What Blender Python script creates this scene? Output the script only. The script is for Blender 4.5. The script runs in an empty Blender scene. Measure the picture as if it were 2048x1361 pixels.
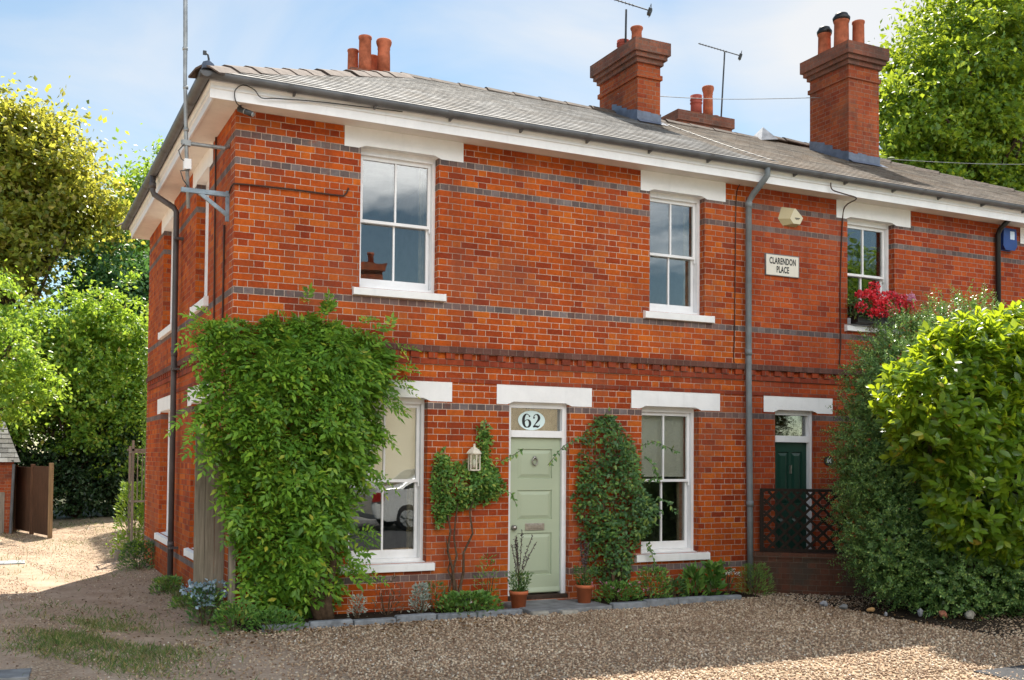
import bpy, math, random
import numpy as np
from mathutils import Vector, Matrix

random.seed(7)
RNG = np.random.default_rng(11)
S = bpy.context.scene
COL = S.collection
PI = math.pi
rad = math.radians

# ------------------------------------------------------------------ camera
def make_camera():
    yaw, pitch, roll = rad(25.591), rad(1.752), rad(0.482)
    fwd = Vector((math.sin(yaw)*math.cos(pitch), math.cos(yaw)*math.cos(pitch), math.sin(pitch)))
    r0 = Vector((math.cos(yaw), -math.sin(yaw), 0)); u0 = r0.cross(fwd)
    r = math.cos(roll)*r0 + math.sin(roll)*u0
    u = -math.sin(roll)*r0 + math.cos(roll)*u0
    cd = bpy.data.cameras.new('camera'); co = bpy.data.objects.new('camera', cd); COL.objects.link(co)
    m = Matrix(((r.x, u.x, -fwd.x, -2.198), (r.y, u.y, -fwd.y, -11.429), (r.z, u.z, -fwd.z, 1.570), (0, 0, 0, 1)))
    co.matrix_world = m
    cd.sensor_width = 36; cd.lens = 36.465
    cd.shift_x = 0.0089; cd.shift_y = 0.0854
    cd.clip_end = 2000
    S.camera = co
make_camera()

# ------------------------------------------------------------------ light
SUN_EL = rad(55.0)
SUN_AZ = math.atan2(0.46, 0.89)          # measured from +Y towards +X
SUN_DIR = Vector((math.sin(SUN_AZ)*math.cos(SUN_EL), math.cos(SUN_AZ)*math.cos(SUN_EL), math.sin(SUN_EL)))
def make_light():
    w = bpy.data.worlds.new('World'); S.world = w; w.use_nodes = True
    nt = w.node_tree; N = nt.nodes; L = nt.links
    bg = N['Background']
    sky = N.new('ShaderNodeTexSky'); sky.sky_type = 'NISHITA'; sky.sun_disc = False
    sky.sun_elevation = SUN_EL; sky.sun_rotation = SUN_AZ
    sky.air_density = 1.0; sky.dust_density = 0.25; sky.ozone_density = 1.6; sky.altitude = 100
    tc = N.new('ShaderNodeTexCoord')
    def math_(op, a, b=None, clamp=False):
        n = N.new('ShaderNodeMath'); n.operation = op; n.use_clamp = clamp
        for i, s in enumerate((a, b)):
            if s is None: continue
            if isinstance(s, (int, float)): n.inputs[i].default_value = s
            else: L.new(s, n.inputs[i])
        return n.outputs[0]
    # clouds : soft banks in the sky itself
    mp = N.new('ShaderNodeMapping'); mp.inputs['Scale'].default_value = (1.0, 1.0, 2.6)
    L.new(tc.outputs['Generated'], mp.inputs['Vector'])
    nz = N.new('ShaderNodeTexNoise'); nz.inputs['Scale'].default_value = 2.7; nz.inputs['Detail'].default_value = 7
    nz.inputs['Roughness'].default_value = 0.52; nz.inputs['Distortion'].default_value = 0.5
    L.new(mp.outputs[0], nz.inputs['Vector'])
    sep = N.new('ShaderNodeSeparateXYZ'); L.new(tc.outputs['Generated'], sep.inputs[0])
    # fixed cloud banks: bearings (direction vectors) where the bank lies, with size
    def bank(d, size, amp):
        d = Vector(d).normalized()
        vm = N.new('ShaderNodeVectorMath'); vm.operation = 'DISTANCE'
        L.new(tc.outputs['Generated'], vm.inputs[0]); vm.inputs[1].default_value = d
        a = math_('DIVIDE', vm.outputs['Value'], size)
        a = math_('SUBTRACT', 1.0, a, True)
        return math_('MULTIPLY', a, amp)
    banks = None
    for d, s_, a_ in CLOUD_BANKS:
        b = bank(d, s_, a_)
        banks = b if banks is None else math_('MAXIMUM', banks, b)
    # a broad cloud field on the northern side of the sky (behind the photographer)
    north = math_('MULTIPLY', math_('ADD', math_('MULTIPLY', sep.outputs['Y'], -1.0), 0.05), 0.42, True)
    north = math_('MULTIPLY', north, math_('ADD', math_('MULTIPLY', sep.outputs['Z'], 3.0), -0.18, True))
    lift = math_('SUBTRACT', math_('ADD', banks, north), 0.26)
    nside = math_('MULTIPLY', math_('ADD', math_('MULTIPLY', sep.outputs['Y'], -1.0), 0.1), 1.6, True)
    ccol = N.new('ShaderNodeMix'); ccol.data_type = 'RGBA'; L.new(nside, ccol.inputs['Factor'])
    ccol.inputs['A'].default_value = CLOUD_COL; ccol.inputs['B'].default_value = CLOUD_NORTH
    v = math_('ADD', nz.outputs['Fac'], lift)
    v = math_('MULTIPLY', math_('SUBTRACT', v, 0.40), 2.6, True)
    mask = math_('MULTIPLY', v, 0.9)
    mix = N.new('ShaderNodeMix'); mix.data_type = 'RGBA'
    L.new(mask, mix.inputs['Factor'])
    mul = N.new('ShaderNodeMix'); mul.data_type = 'RGBA'; mul.blend_type = 'MULTIPLY'; mul.inputs['Factor'].default_value = 1
    L.new(sky.outputs[0], mul.inputs['A']); mul.inputs['B'].default_value = SKY_TINT
    L.new(mul.outputs['Result'], mix.inputs['A'])
    L.new(ccol.outputs['Result'], mix.inputs['B'])
    L.new(mix.outputs['Result'], bg.inputs['Color'])
    bg.inputs['Strength'].default_value = SKY_STRENGTH
    sd = bpy.data.lights.new('sun', 'SUN'); sd.energy = SUN_STRENGTH; sd.angle = rad(0.5); sd.color = (1.0, 0.93, 0.82)
    so = bpy.data.objects.new('sun', sd); COL.objects.link(so)
    so.rotation_euler = (-SUN_DIR).to_track_quat('-Z', 'Y').to_euler()
    so.location = (10, 20, 40)
    vs = S.view_settings
    S.display_settings.display_device = 'sRGB'
    vs.view_transform = 'Standard'; vs.look = 'None'; vs.exposure = EXPOSURE; vs.gamma = 1
SKY_STRENGTH = 0.085
SUN_STRENGTH = 2.9
EXPOSURE = 1.95
SKY_TINT = (0.49, 0.505, 0.45, 1)
CLOUD_COL = (2.85, 2.85, 2.85, 1)
CLOUD_NORTH = (19.6, 19.2, 18.6, 1)
CLOUD_BANKS = [((0.66, 0.66, 0.38), 0.28, 0.66), ((0.50, 0.80, 0.27), 0.32, 0.46), ((0.10, 0.9, 0.36), 0.30, 0.40), ((0.72, 0.62, 0.30), 0.24, 0.36)]
make_light()

# ------------------------------------------------------------------ material helpers
class NT:
    def __init__(s, name):
        s.mat = bpy.data.materials.new(name); s.mat.use_nodes = True
        s.t = s.mat.node_tree; s.N = s.t.nodes; s.L = s.t.links
        s.N.clear()
        s.out = s.N.new('ShaderNodeOutputMaterial')
    def put(s, sock, v):
        if v is None: return
        if hasattr(v, 'links') or isinstance(v, bpy.types.NodeSocket): s.L.new(v, sock)
        else:
            if isinstance(v, (tuple, list)) and len(v) == 3 and sock.type == 'RGBA': v = (*v, 1)
            sock.default_value = v
    def m(s, op, a, b=None, c=None, clamp=False):
        n = s.N.new('ShaderNodeMath'); n.operation = op; n.use_clamp = clamp
        for i, x in enumerate((a, b, c)): s.put(n.inputs[i], x)
        return n.outputs[0]
    def mix(s, f, a, b, blend='MIX'):
        n = s.N.new('ShaderNodeMix'); n.data_type = 'RGBA'; n.blend_type = blend
        s.put(n.inputs['Factor'], f); s.put(n.inputs['A'], a); s.put(n.inputs['B'], b)
        return n.outputs['Result']
    def tc(s, which='Object'):
        return s.N.new('ShaderNodeTexCoord').outputs[which]
    def sep(s, v):
        n = s.N.new('ShaderNodeSeparateXYZ'); s.L.new(v, n.inputs[0]); return n.outputs
    def comb(s, x, y, z):
        n = s.N.new('ShaderNodeCombineXYZ')
        for i, q in enumerate((x, y, z)): s.put(n.inputs[i], q)
        return n.outputs[0]
    def noise(s, scale, detail=3, rough=.5, vec=None, dist=0):
        n = s.N.new('ShaderNodeTexNoise')
        n.inputs['Scale'].default_value = scale; n.inputs['Detail'].default_value = detail
        n.inputs['Roughness'].default_value = rough; n.inputs['Distortion'].default_value = dist
        s.L.new(vec if vec is not None else s.tc(), n.inputs['Vector'])
        return n.outputs['Fac']
    def white(s, vec):
        n = s.N.new('ShaderNodeTexWhiteNoise'); n.noise_dimensions = '3D'; s.L.new(vec, n.inputs['Vector']); return n.outputs['Value']
    def vor(s, scale, feature='F1', vec=None, out='Distance', rnd=1.0):
        n = s.N.new('ShaderNodeTexVoronoi'); n.feature = feature; n.inputs['Scale'].default_value = scale
        n.inputs['Randomness'].default_value = rnd
        s.L.new(vec if vec is not None else s.tc(), n.inputs['Vector'])
        return n.outputs[out]
    def ramp(s, f, stops, interp='LINEAR'):
        n = s.N.new('ShaderNodeValToRGB'); n.color_ramp.interpolation = interp
        e = n.color_ramp.elements
        while len(e) > 1: e.remove(e[0])
        e[0].position = stops[0][0]; e[0].color = (*stops[0][1], 1)
        for p, c in stops[1:]:
            q = e.new(p); q.color = (*c, 1)
        s.put(n.inputs['Fac'], f)
        return n.outputs['Color']
    def step(s, lo, hi, v):
        n = s.N.new('ShaderNodeMapRange'); n.interpolation_type = 'SMOOTHSTEP'; n.clamp = True
        n.inputs['From Min'].default_value = lo; n.inputs['From Max'].default_value = hi
        s.put(n.inputs['Value'], v)
        return n.outputs[0]
    def bump(s, h, strength=.5, dist=.01, normal=None):
        n = s.N.new('ShaderNodeBump'); n.inputs['Strength'].default_value = strength; n.inputs['Distance'].default_value = dist
        s.put(n.inputs['Height'], h)
        if normal is not None: s.L.new(normal, n.inputs['Normal'])
        return n.outputs[0]
    def island(s):
        return s.N.new('ShaderNodeNewGeometry').outputs['Random Per Island']
    def princ(s, col, rough=.6, spec=.3, metal=0, normal=None):
        n = s.N.new('ShaderNodeBsdfPrincipled')
        s.put(n.inputs['Base Color'], col); s.put(n.inputs['Roughness'], rough)
        s.put(n.inputs['Specular IOR Level'], spec); s.put(n.inputs['Metallic'], metal)
        if normal is not None: s.L.new(normal, n.inputs['Normal'])
        return n.outputs[0]
    def end(s, sh):
        s.L.new(sh, s.out.inputs['Surface']); return s.mat

def mat_plain(name, col, rough=.6, spec=.3, metal=0, var=.15, scale=6, bump=0.0, bscale=60):
    n = NT(name)
    f = n.noise(scale, 4, .6)
    dark = tuple(c*(1-var) for c in col); lite = tuple(min(1, c*(1+var)) for c in col)
    c = n.ramp(f, [(.3, dark), (.7, lite)])
    nm = n.bump(n.noise(bscale, 3, .6), bump, .004) if bump else None
    return n.end(n.princ(c, rough, spec, metal, nm))

Z_A = 3.396
def mat_brick(name, cols, mortar, bands=(0, 19, 23, -16, -7, -43), weather=.25, band_col=(.135, .132, .138), dirt=0.0, jscale=1.0):
    n = NT(name)
    o = n.sep(n.tc('Object')); nn = n.sep(n.tc('Normal'))
    wob = n.m('MULTIPLY', n.m('SUBTRACT', n.noise(7, 2), .5), .006)
    wob2 = n.m('MULTIPLY', n.m('SUBTRACT', n.noise(23, 2), .5), .004)
    ax = n.m('GREATER_THAN', n.m('ABSOLUTE', nn[0]), .6)
    az = n.m('GREATER_THAN', n.m('ABSOLUTE', nn[2]), .7)
    U = n.m('ADD', n.m('MULTIPLY', ax, n.m('ADD', o[1], .1125)), n.m('MULTIPLY', n.m('SUBTRACT', 1, ax), o[0]))
    V = n.m('ADD', n.m('MULTIPLY', az, o[1]), n.m('MULTIPLY', n.m('SUBTRACT', 1, az), o[2]))
    U = n.m('ADD', U, wob2); V = n.m('ADD', V, wob)
    vs = n.m('DIVIDE', n.m('SUBTRACT', V, Z_A - .0375), .075)
    row = n.m('FLOOR', vs); fv = n.m('FRACT', vs)
    par = n.m('FRACT', n.m('MULTIPLY', n.m('ABSOLUTE', row), .5)); par = n.m('MULTIPLY', par, 2)
    band = None
    for k in bands:
        q = n.m('COMPARE', row, k, .4)
        band = q if band is None else n.m('ADD', band, q)
    if band is None: band = n.m('MULTIPLY', row, 0)
    # slight per-course jitter of the joints
    jit = n.m('MULTIPLY', n.white(n.comb(row, 3.3, 1.7)), .05)
    us = n.m('ADD', n.m('ADD', n.m('DIVIDE', U, .3375), n.m('MULTIPLY', par, .5)), jit)
    cell = n.m('FLOOR', us); t = n.m('FRACT', us)
    isH = n.m('GREATER_THAN', t, .6667)
    d1 = n.m('MINIMUM', n.m('MINIMUM', t, n.m('SUBTRACT', 1, t)), n.m('ABSOLUTE', n.m('SUBTRACT', t, .6667)))
    d1 = n.m('MULTIPLY', d1, .3375)
    id1 = n.m('ADD', n.m('MULTIPLY', cell, 2), isH)
    us2 = n.m('ADD', n.m('DIVIDE', U, .1125), n.m('MULTIPLY', par, .5))
    t2 = n.m('FRACT', us2)
    d2 = n.m('MULTIPLY', n.m('MINIMUM', t2, n.m('SUBTRACT', 1, t2)), .1125)
    nb = n.m('SUBTRACT', 1, band)
    dU = n.m('ADD', n.m('MULTIPLY', band, d2), n.m('MULTIPLY', nb, d1))
    idd = n.m('ADD', n.m('MULTIPLY', band, n.m('FLOOR', us2)), n.m('MULTIPLY', nb, id1))
    dV = n.m('MULTIPLY', n.m('MINIMUM', fv, n.m('SUBTRACT', 1, fv)), .075)
    d = n.m('MINIMUM', dU, dV)
    d = n.m('ADD', d, n.m('MULTIPLY', n.m('SUBTRACT', n.noise(45, 3, .6), .5), .0075))
    brick = n.step(.0018*jscale, .0050*jscale, d)
    rnd = n.white(n.comb(idd, row, ax)); rnd2 = n.white(n.comb(row, idd, 9.1))
    k = len(cols)
    c = n.ramp(rnd, [(i/(k-1)*.96+.02, cols[i]) for i in range(k)])
    bc = n.ramp(rnd2, [(0, tuple(x*.75 for x in band_col)), (.5, band_col), (1, tuple(x*1.45 for x in band_col))])
    bk = n.m('MULTIPLY', band, n.step(.16, .40, n.noise(2.6, 4, .6)))
    c = n.mix(n.m('ADD', n.m('MULTIPLY', bk, .82), n.m('MULTIPLY', band, .12)), c, bc)
    grain = n.noise(140, 3, .7)
    c = n.mix(.45, c, n.ramp(grain, [(.25, (.35, .33, .33)), (.75, (1.45, 1.45, 1.45))]), 'MULTIPLY')
    c = n.mix(.55, c, n.ramp(n.noise(21, 4, .65), [(.3, (.66, .60, .60)), (.7, (1.3, 1.32, 1.3))]), 'MULTIPLY')
    big = n.noise(1.1, 5, .6)
    mcol = n.mix(n.noise(4, 3, .6), mortar, tuple(x*.55 for x in mortar))
    # some areas are repointed in pale mortar, others have dark recessed joints
    area = n.step(.44, .60, n.noise(.55, 4, .6, dist=.6))
    mcol = n.mix(area, mcol, tuple(x*.55 for x in mortar))
    c = n.mix(brick, mcol, c)
    w = n.ramp(big, [(.28, (1-weather*1.2, 1-weather*1.4, 1-weather*1.4)), (.72, (1.12, 1.06, 1.0))])
    c = n.mix(1, c, w, 'MULTIPLY')
    if dirt:
        # soot / algae with a shape of its own
        ds = n.step(.48, .66, n.noise(2.3, 6, .65))
        c = n.mix(n.m('MULTIPLY', ds, dirt), c, (.055, .05, .04))
    pat = n.step(.47, .68, n.noise(.75, 5, .62, dist=.5))
    c = n.mix(n.m('MULTIPLY', pat, .34), c, (.20, .075, .05))
    # rain streaks and soot drifting down the face
    mpz = n.N.new('ShaderNodeMapping'); mpz.inputs['Scale'].default_value = (3.2, 3.2, .35); n.L.new(n.tc(), mpz.inputs['Vector'])
    stk = n.step(.50, .72, n.noise(1.0, 6, .65, mpz.outputs[0]))
    c = n.mix(n.m('MULTIPLY', stk, .38), c, (.14, .04, .02))
    # lime bloom spots
    sp = n.step(.70, .78, n.noise(9, 5, .7))
    c = n.mix(n.m('MULTIPLY', sp, .35), c, (.5, .4, .34))
    h = n.m('ADD', n.m('MULTIPLY', brick, .8), n.m('MULTIPLY', grain, .35))
    h = n.m('ADD', h, n.m('MULTIPLY', rnd2, .25))
    return n.end(n.princ(c, .85, .2, 0, n.bump(h, .6, .006)))

RED = [(.27, .040, .010), (.37, .060, .010), (.45, .083, .010), (.51, .106, .011), (.41, .070, .010), (.57, .140, .015), (.33, .052, .010)]
M = {}
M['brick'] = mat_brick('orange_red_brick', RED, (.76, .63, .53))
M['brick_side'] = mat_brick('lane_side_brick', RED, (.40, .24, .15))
M['brick64'] = mat_brick('weathered_red_brick', [(.27, .044, .017), (.35, .058, .016), (.42, .076, .017), (.47, .096, .020), (.38, .066, .017)], (.48, .38, .32), weather=.3)
M['brick_stack'] = mat_brick('chimney_brick', [(.30, .06, .025), (.40, .09, .03), (.44, .12, .04), (.34, .085, .04)], (.46, .34, .26), bands=(), weather=.35, dirt=.45)
M['brick_stack_dark'] = mat_brick('sooty_chimney_brick', [(.21, .10, .075), (.27, .12, .085), (.31, .125, .08), (.18, .105, .085)], (.34, .28, .24), bands=(), weather=.35, dirt=.5)
M['brick_low'] = mat_brick('mossy_garden_brick', [(.10, .055, .038), (.14, .068, .045), (.17, .075, .048), (.09, .06, .042)], (.21, .18, .14), bands=(), weather=.4, dirt=.6)
M['brick_corbel'] = mat_brick('corbel_brick', [(.20, .045, .026), (.27, .05, .022), (.32, .06, .022), (.38, .07, .022)], (.30, .22, .18), bands=(-7,), band_col=(.13, .072, .062), weather=.35)

def mat_paint(name, col, rough=.35, dirt=.25):
    n = NT(name)
    f = n.noise(3.2, 5, .65); g = n.noise(40, 3, .6)
    c = n.ramp(f, [(.25, tuple(x*(1-dirt*.5) for x in col)), (.6, col)])
    st = n.step(.62, .75, n.noise(11, 4, .7))
    mp = n.N.new('ShaderNodeMapping'); mp.inputs['Scale'].default_value = (9, 9, 1.1); n.L.new(n.tc(), mp.inputs['Vector'])
    dr = n.step(.56, .74, n.noise(1.0, 5, .6, mp.outputs[0]))
    c = n.mix(n.m('MULTIPLY', dr, dirt*.9), c, tuple(x*.66 for x in col))
    c = n.mix(n.m('MULTIPLY', st, dirt), c, tuple(x*.62 for x in col))
    return n.end(n.princ(c, rough, .35, 0, n.bump(g, .08, .003)))
M['white'] = mat_paint('white_gloss_paint', (.83, .83, .84))
M['lintel'] = mat_paint('white_masonry_paint', (.84, .84, .84), .6, .22)
M['soffit'] = mat_paint('soffit_paint', (.80, .77, .73), .6, .25)
M['sage'] = mat_paint('sage_green_paint', (.40, .46, .33), .38, .06)
M['dgreen'] = mat_paint('dark_green_paint', (.012, .05, .035), .3, .1)
M['creamhouse'] = mat_paint('cream_render', (.66, .55, .38), .8, .15)
M['cream'] = mat_paint('cream_plastic', (.62, .56, .40), .45, .1)
M['cream_side'] = mat_paint('darker_cream_plastic', (.45, .38, .22), .45, .1)  # deeper cream for the alarm housing around its paler face plate
M['lantern'] = mat_paint('cream_metal', (.70, .64, .52), .5, .2)
M['stone'] = mat_paint('plaque_stone', (.70, .66, .58), .8, .15)
M['black'] = mat_plain('black_paint', (.012, .012, .013), .4, .4)
M['ink'] = mat_plain('dark_lettering', (.03, .03, .032), .6, .2)
M['iron'] = mat_plain('grey_gutter_paint', (.115, .118, .125), .5, .35, 0, .25, 5, .1)
M['iron_brown'] = mat_plain('brown_grey_downpipe', (.085, .075, .075), .45, .35, 0, .2, 5)
M['pipe_grey'] = mat_plain('blue_grey_downpipe', (.17, .19, .20), .5, .3, 0, .22, 4, .1)
M['galv'] = mat_plain('galvanised_steel', (.30, .32, .33), .5, .5, .35, .3, 7)
M['bracket'] = mat_plain('blue_grey_bracket', (.22, .28, .33), .5, .5, .3, .35, 9)
M['aerial'] = mat_plain('dark_aerial_metal', (.05, .055, .06), .5, .4, .3)
M['cable'] = mat_plain('dark_cable', (.06, .03, .022), .6, .2)
M['wire'] = mat_plain('pale_wire', (.25, .26, .27), .5, .3)
M['lead'] = mat_plain('lead_flashing', (.13, .155, .21), .5, .4, .2, .3, 5, .2, 14)
M['terracotta'] = mat_plain('terracotta', (.38, .115, .06), .8, .15, 0, .4, 7, .3)
M['terracotta_dark'] = mat_plain('red_chimney_clay', (.31, .07, .05), .75, .2, 0, .25, 4, .15)
M['pot_orange'] = mat_plain('orange_plant_pot', (.46, .13, .055), .7, .2, 0, .15, 8)
M['hiptile'] = mat_plain('lichened_hip_tile', (.115, .088, .075), .85, .2, 0, .42, 9, .5, 30)
M['ridgetile'] = mat_plain('grey_ridge_tile', (.10, .078, .064), .85, .2, 0, .45, 10, .5, 30)
M['silver'] = mat_plain('bright_lead_cap', (.5, .5, .5), .4, .5, .4, .3, 9)
M['blue'] = mat_plain('blue_plastic', (.01, .045, .20), .35, .4)
M['tagwhite'] = mat_plain('white_label', (.55, .65, .78), .5, .3)
M['nickel'] = mat_plain('brushed_nickel', (.35, .33, .30), .3, .5, .85, .2, 20)
M['oval'] = mat_plain('pale_blue_number_oval', (.62, .76, .76), .5, .3, 0, .04)
M['blind'] = mat_plain('cream_roller_blind', (.80, .78, .70), .8, .1, 0, .06, 3)
M['curtain'] = mat_plain('beige_curtain', (.34, .29, .20), .9, .1, 0, .3, 9)
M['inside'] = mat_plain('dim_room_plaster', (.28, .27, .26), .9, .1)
M['slab'] = mat_plain('grey_paving_slab', (.20, .205, .21), .85, .2, 0, .3, 6, .4, 40)
M['kerbstone'] = mat_plain('blue_grey_edging_stone', (.20, .215, .235), .8, .2, 0, .35, 9, .5, 35)
M['palestone'] = mat_plain('pale_edging_stone', (.30, .285, .25), .8, .2, 0, .3, 9, .5, 35)
M['pinkstone'] = mat_plain('pink_brick_rubble', (.34, .14, .09), .85, .2, 0, .3, 9, .5, 35)
M['flint'] = mat_plain('grey_white_flint', (.27, .28, .31), .7, .3, 0, .4, 14, .5, 35)
M['tan_stone'] = mat_plain('ochre_rubble', (.40, .24, .11), .85, .2, 0, .3, 14, .5, 35)
M['soil'] = mat_plain('dark_garden_soil', (.030, .022, .016), .95, .1, 0, .5, 30, .9, 60)
M['sillstone'] = mat_plain('worn_threshold', (.055, .035, .026), .8, .2, 0, .4, 12)
M['bark'] = mat_plain('brown_bark', (.075, .055, .04), .9, .1, 0, .4, 12, .8, 30)
M['stem'] = mat_plain('brown_climber_stem', (.095, .062, .04), .9, .1, 0, .4, 20, .6, 50)
M['tarmac'] = mat_plain('grey_tarmac', (.055, .056, .060), .9, .2, 0, .3, 30, .6, 160)
M['carpaint'] = mat_plain('silver_car_paint', (.50, .52, .53), .3, .6, .1, .03)
M['carglass'] = mat_plain('dark_car_glass', (.01, .012, .014), .05, .6)
M['tyre'] = mat_plain('black_tyre', (.015, .015, .016), .8, .2)
M['taillight'] = mat_plain('red_tail_lamp', (.25, .01, .01), .2, .5)

def mat_wood(name, col, scale=(40, 40, 2), rough=.85, var=.45):
    n = NT(name)
    mp = n.N.new('ShaderNodeMapping'); mp.inputs['Scale'].default_value = scale
    n.L.new(n.tc(), mp.inputs['Vector'])
    f = n.noise(1, 5, .65, mp.outputs[0], .6)
    f2 = n.noise(2.5, 4, .6)
    c = n.ramp(f, [(.25, tuple(x*(1-var) for x in col)), (.75, tuple(x*(1+var) for x in col))])
    c = n.mix(.5, c, n.ramp(f2, [(.3, (.6, .62, .58)), (.7, (1.15, 1.12, 1.1))]), 'MULTIPLY')
    return n.end(n.princ(c, rough, .2, 0, n.bump(f, .5, .004)))
M['oldboard'] = mat_wood('weathered_grey_board', (.215, .185, .145))
M['brownfence'] = mat_wood('brown_fence_board', (.11, .055, .032))
M['fencepost'] = mat_wood('pale_fence_post', (.25, .165, .09))
M['trellis'] = mat_wood('dark_trellis_wood', (.028, .019, .014))
M['greywood'] = mat_wood('bleached_wood', (.26, .22, .18))

def mat_slate(name, tint, brown):
    n = NT(name)
    uv = n.sep(n.tc('UV'))
    row = n.m('FLOOR', n.m('ADD', uv[1], .001)); par = n.m('MULTIPLY', n.m('FRACT', n.m('MULTIPLY', row, .5)), 2)
    us = n.m('ADD', n.m('DIVIDE', uv[0], .29), n.m('MULTIPLY', par, .5))
    t = n.m('FRACT', us); cell = n.m('FLOOR', us)
    d = n.m('MULTIPLY', n.m('MINIMUM', t, n.m('SUBTRACT', 1, t)), .29)
    slate = n.step(.002, .005, d)
    r = n.white(n.comb(cell, row, 4.2))
    a = tuple(x*.62 for x in tint); b = tuple(x*1.3 for x in tint)
    c = n.ramp(r, [(0, tuple(x*.45 for x in tint)), (.12, a), (.45, tint), (.8, tuple(x*1.15 for x in tint)), (1, tuple(x*1.5 for x in tint))])
    bl = n.noise(1.6, 6, .7); c = n.mix(n.m('MULTIPLY', n.step(.42, .66, bl), .8), c, brown)
    g = n.noise(26, 5, .7)
    c = n.mix(n.m('MULTIPLY', n.step(.52, .64, g), .4), c, (.30, .29, .265))      # lichen
    moss = n.step(.66, .72, n.noise(7.5, 5, .7))
    c = n.mix(n.m('MULTIPLY', moss, .85), c, (.085, .055, .03))
    c = n.mix(slate, (.03, .03, .03), c)
    rough = n.ramp(n.noise(9, 3), [(.3, (.62, .62, .62)), (.7, (.85, .85, .85))])
    h = n.m('ADD', n.m('MULTIPLY', slate, .6), n.m('ADD', n.m('MULTIPLY', g, .5), n.m('MULTIPLY', r, .5)))
    return n.end(n.princ(c, rough, .12, 0, n.bump(h, .5, .008)))
M['slate'] = mat_slate('grey_roof_slate', (.185, .185, .185), (.14, .125, .11))
M['slate64'] = mat_slate('brown_grey_roof_slate', (.175, .15, .125), (.17, .12, .08))

def mat_leaf(name, stops, trans=(.30, .45, .03), tf=.42, rough=.4, spec=.35):
    n = NT(name)
    r = n.island()
    c = n.ramp(r, stops)
    f = n.noise(2.2, 4, .6)
    c = n.mix(.6, c, n.ramp(f, [(.3, (.50, .60, .62)), (.7, (1.35, 1.28, 1.1))]), 'MULTIPLY')
    p = n.princ(c, rough, spec)
    tr = n.N.new('ShaderNodeBsdfTranslucent')
    tcx = n.mix(.8, c, trans); n.L.new(tcx, tr.inputs['Color'])
    mx = n.N.new('ShaderNodeMixShader'); mx.inputs[0].default_value = tf
    n.L.new(p, mx.inputs[1]); n.L.new(tr.outputs[0], mx.inputs[2])
    return n.end(mx.outputs[0])
M['wist_leaf'] = mat_leaf('wisteria_leaf', [(0, (0.074, 0.174, 0.029)), (0.4, (0.121, 0.267, 0.033)), (0.75, (0.193, 0.374, 0.04)), (0.95, (0.293, 0.454, 0.047)), (1, (0.48, 0.454, 0.066))], (.30, .46, .04), .35)
M['rose_leaf'] = mat_leaf('rose_leaf', [(0, (0.075, 0.181, 0.046)), (0.5, (0.128, 0.276, 0.054)), (0.85, (0.234, 0.383, 0.075)), (1, (0.425, 0.468, 0.106))], (.18, .30, .04), .3)
M['rose_leaf_dark'] = mat_leaf('dark_climber_leaf', [(0, (0.052, 0.126, 0.052)), (0.5, (0.085, 0.184, 0.058)), (0.85, (0.143, 0.265, 0.061)), (1, (0.286, 0.367, 0.082))], (.15, .25, .04), .25)
M['privet_leaf'] = mat_leaf('small_glossy_leaf', [(0, (0.086, 0.184, 0.063)), (0.5, (0.143, 0.285, 0.086)), (0.85, (0.257, 0.427, 0.114)), (1, (0.456, 0.599, 0.171))], (.20, .28, .05), .3, .3, .5)
M['laurel_leaf'] = mat_leaf('laurel_leaf', [(0, (0.047, 0.115, 0.018)), (0.4, (0.081, 0.176, 0.022)), (0.75, (0.135, 0.257, 0.027)), (0.97, (0.23, 0.351, 0.034)), (1, (0.54, 0.338, 0.054))], (.60, .72, .025), .46, .28, .5)
M['chestnut_leaf'] = mat_leaf('browning_chestnut_leaf', [(0, (0.064, 0.12, 0.03)), (0.35, (0.12, 0.18, 0.035)), (0.55, (0.184, 0.19, 0.05)), (0.7, (0.276, 0.22, 0.08)), (0.82, (0.202, 0.27, 0.045)), (1, (0.276, 0.34, 0.045))], (.70, .66, .08), .5)
M['tree_green'] = mat_leaf('mid_green_leaf', [(0, (0.038, 0.09, 0.03)), (0.5, (0.068, 0.15, 0.038)), (0.8, (0.112, 0.225, 0.045)), (1, (0.225, 0.33, 0.045))], (.34, .50, .04), .42)
M['tree_blue'] = mat_leaf('deep_green_leaf', [(0, (0.029, 0.08, 0.045)), (0.5, (0.048, 0.136, 0.064)), (0.8, (0.08, 0.192, 0.072)), (1, (0.192, 0.32, 0.08))], (.16, .34, .06), .35)
M['tree_yellow'] = mat_leaf('yellow_green_leaf', [(0, (0.072, 0.181, 0.036)), (0.4, (0.131, 0.271, 0.045)), (0.75, (0.232, 0.38, 0.054)), (0.95, (0.377, 0.471, 0.073)), (1, (0.493, 0.362, 0.09))], (.46, .62, .05), .48)
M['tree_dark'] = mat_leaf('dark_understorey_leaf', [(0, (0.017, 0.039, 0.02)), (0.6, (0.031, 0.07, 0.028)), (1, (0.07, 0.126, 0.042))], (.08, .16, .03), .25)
M['lime_leaf'] = mat_leaf('bright_lime_leaf', [(0, (0.042, 0.112, 0.02)), (0.4, (0.084, 0.182, 0.025)), (0.8, (0.14, 0.266, 0.031)), (1, (0.28, 0.364, 0.042))], (.55, .66, .04), .40)
M['herb'] = mat_leaf('low_herb_leaf', [(0, (0.056, 0.14, 0.028)), (0.6, (0.105, 0.238, 0.042)), (1, (0.21, 0.336, 0.07))], (.2, .35, .05), .3)
M['silverleaf'] = mat_leaf('silver_leaf', [(0, (.22, .26, .22)), (.6, (.36, .42, .38)), (1, (.55, .60, .55))], (.3, .35, .3), .2)
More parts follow.
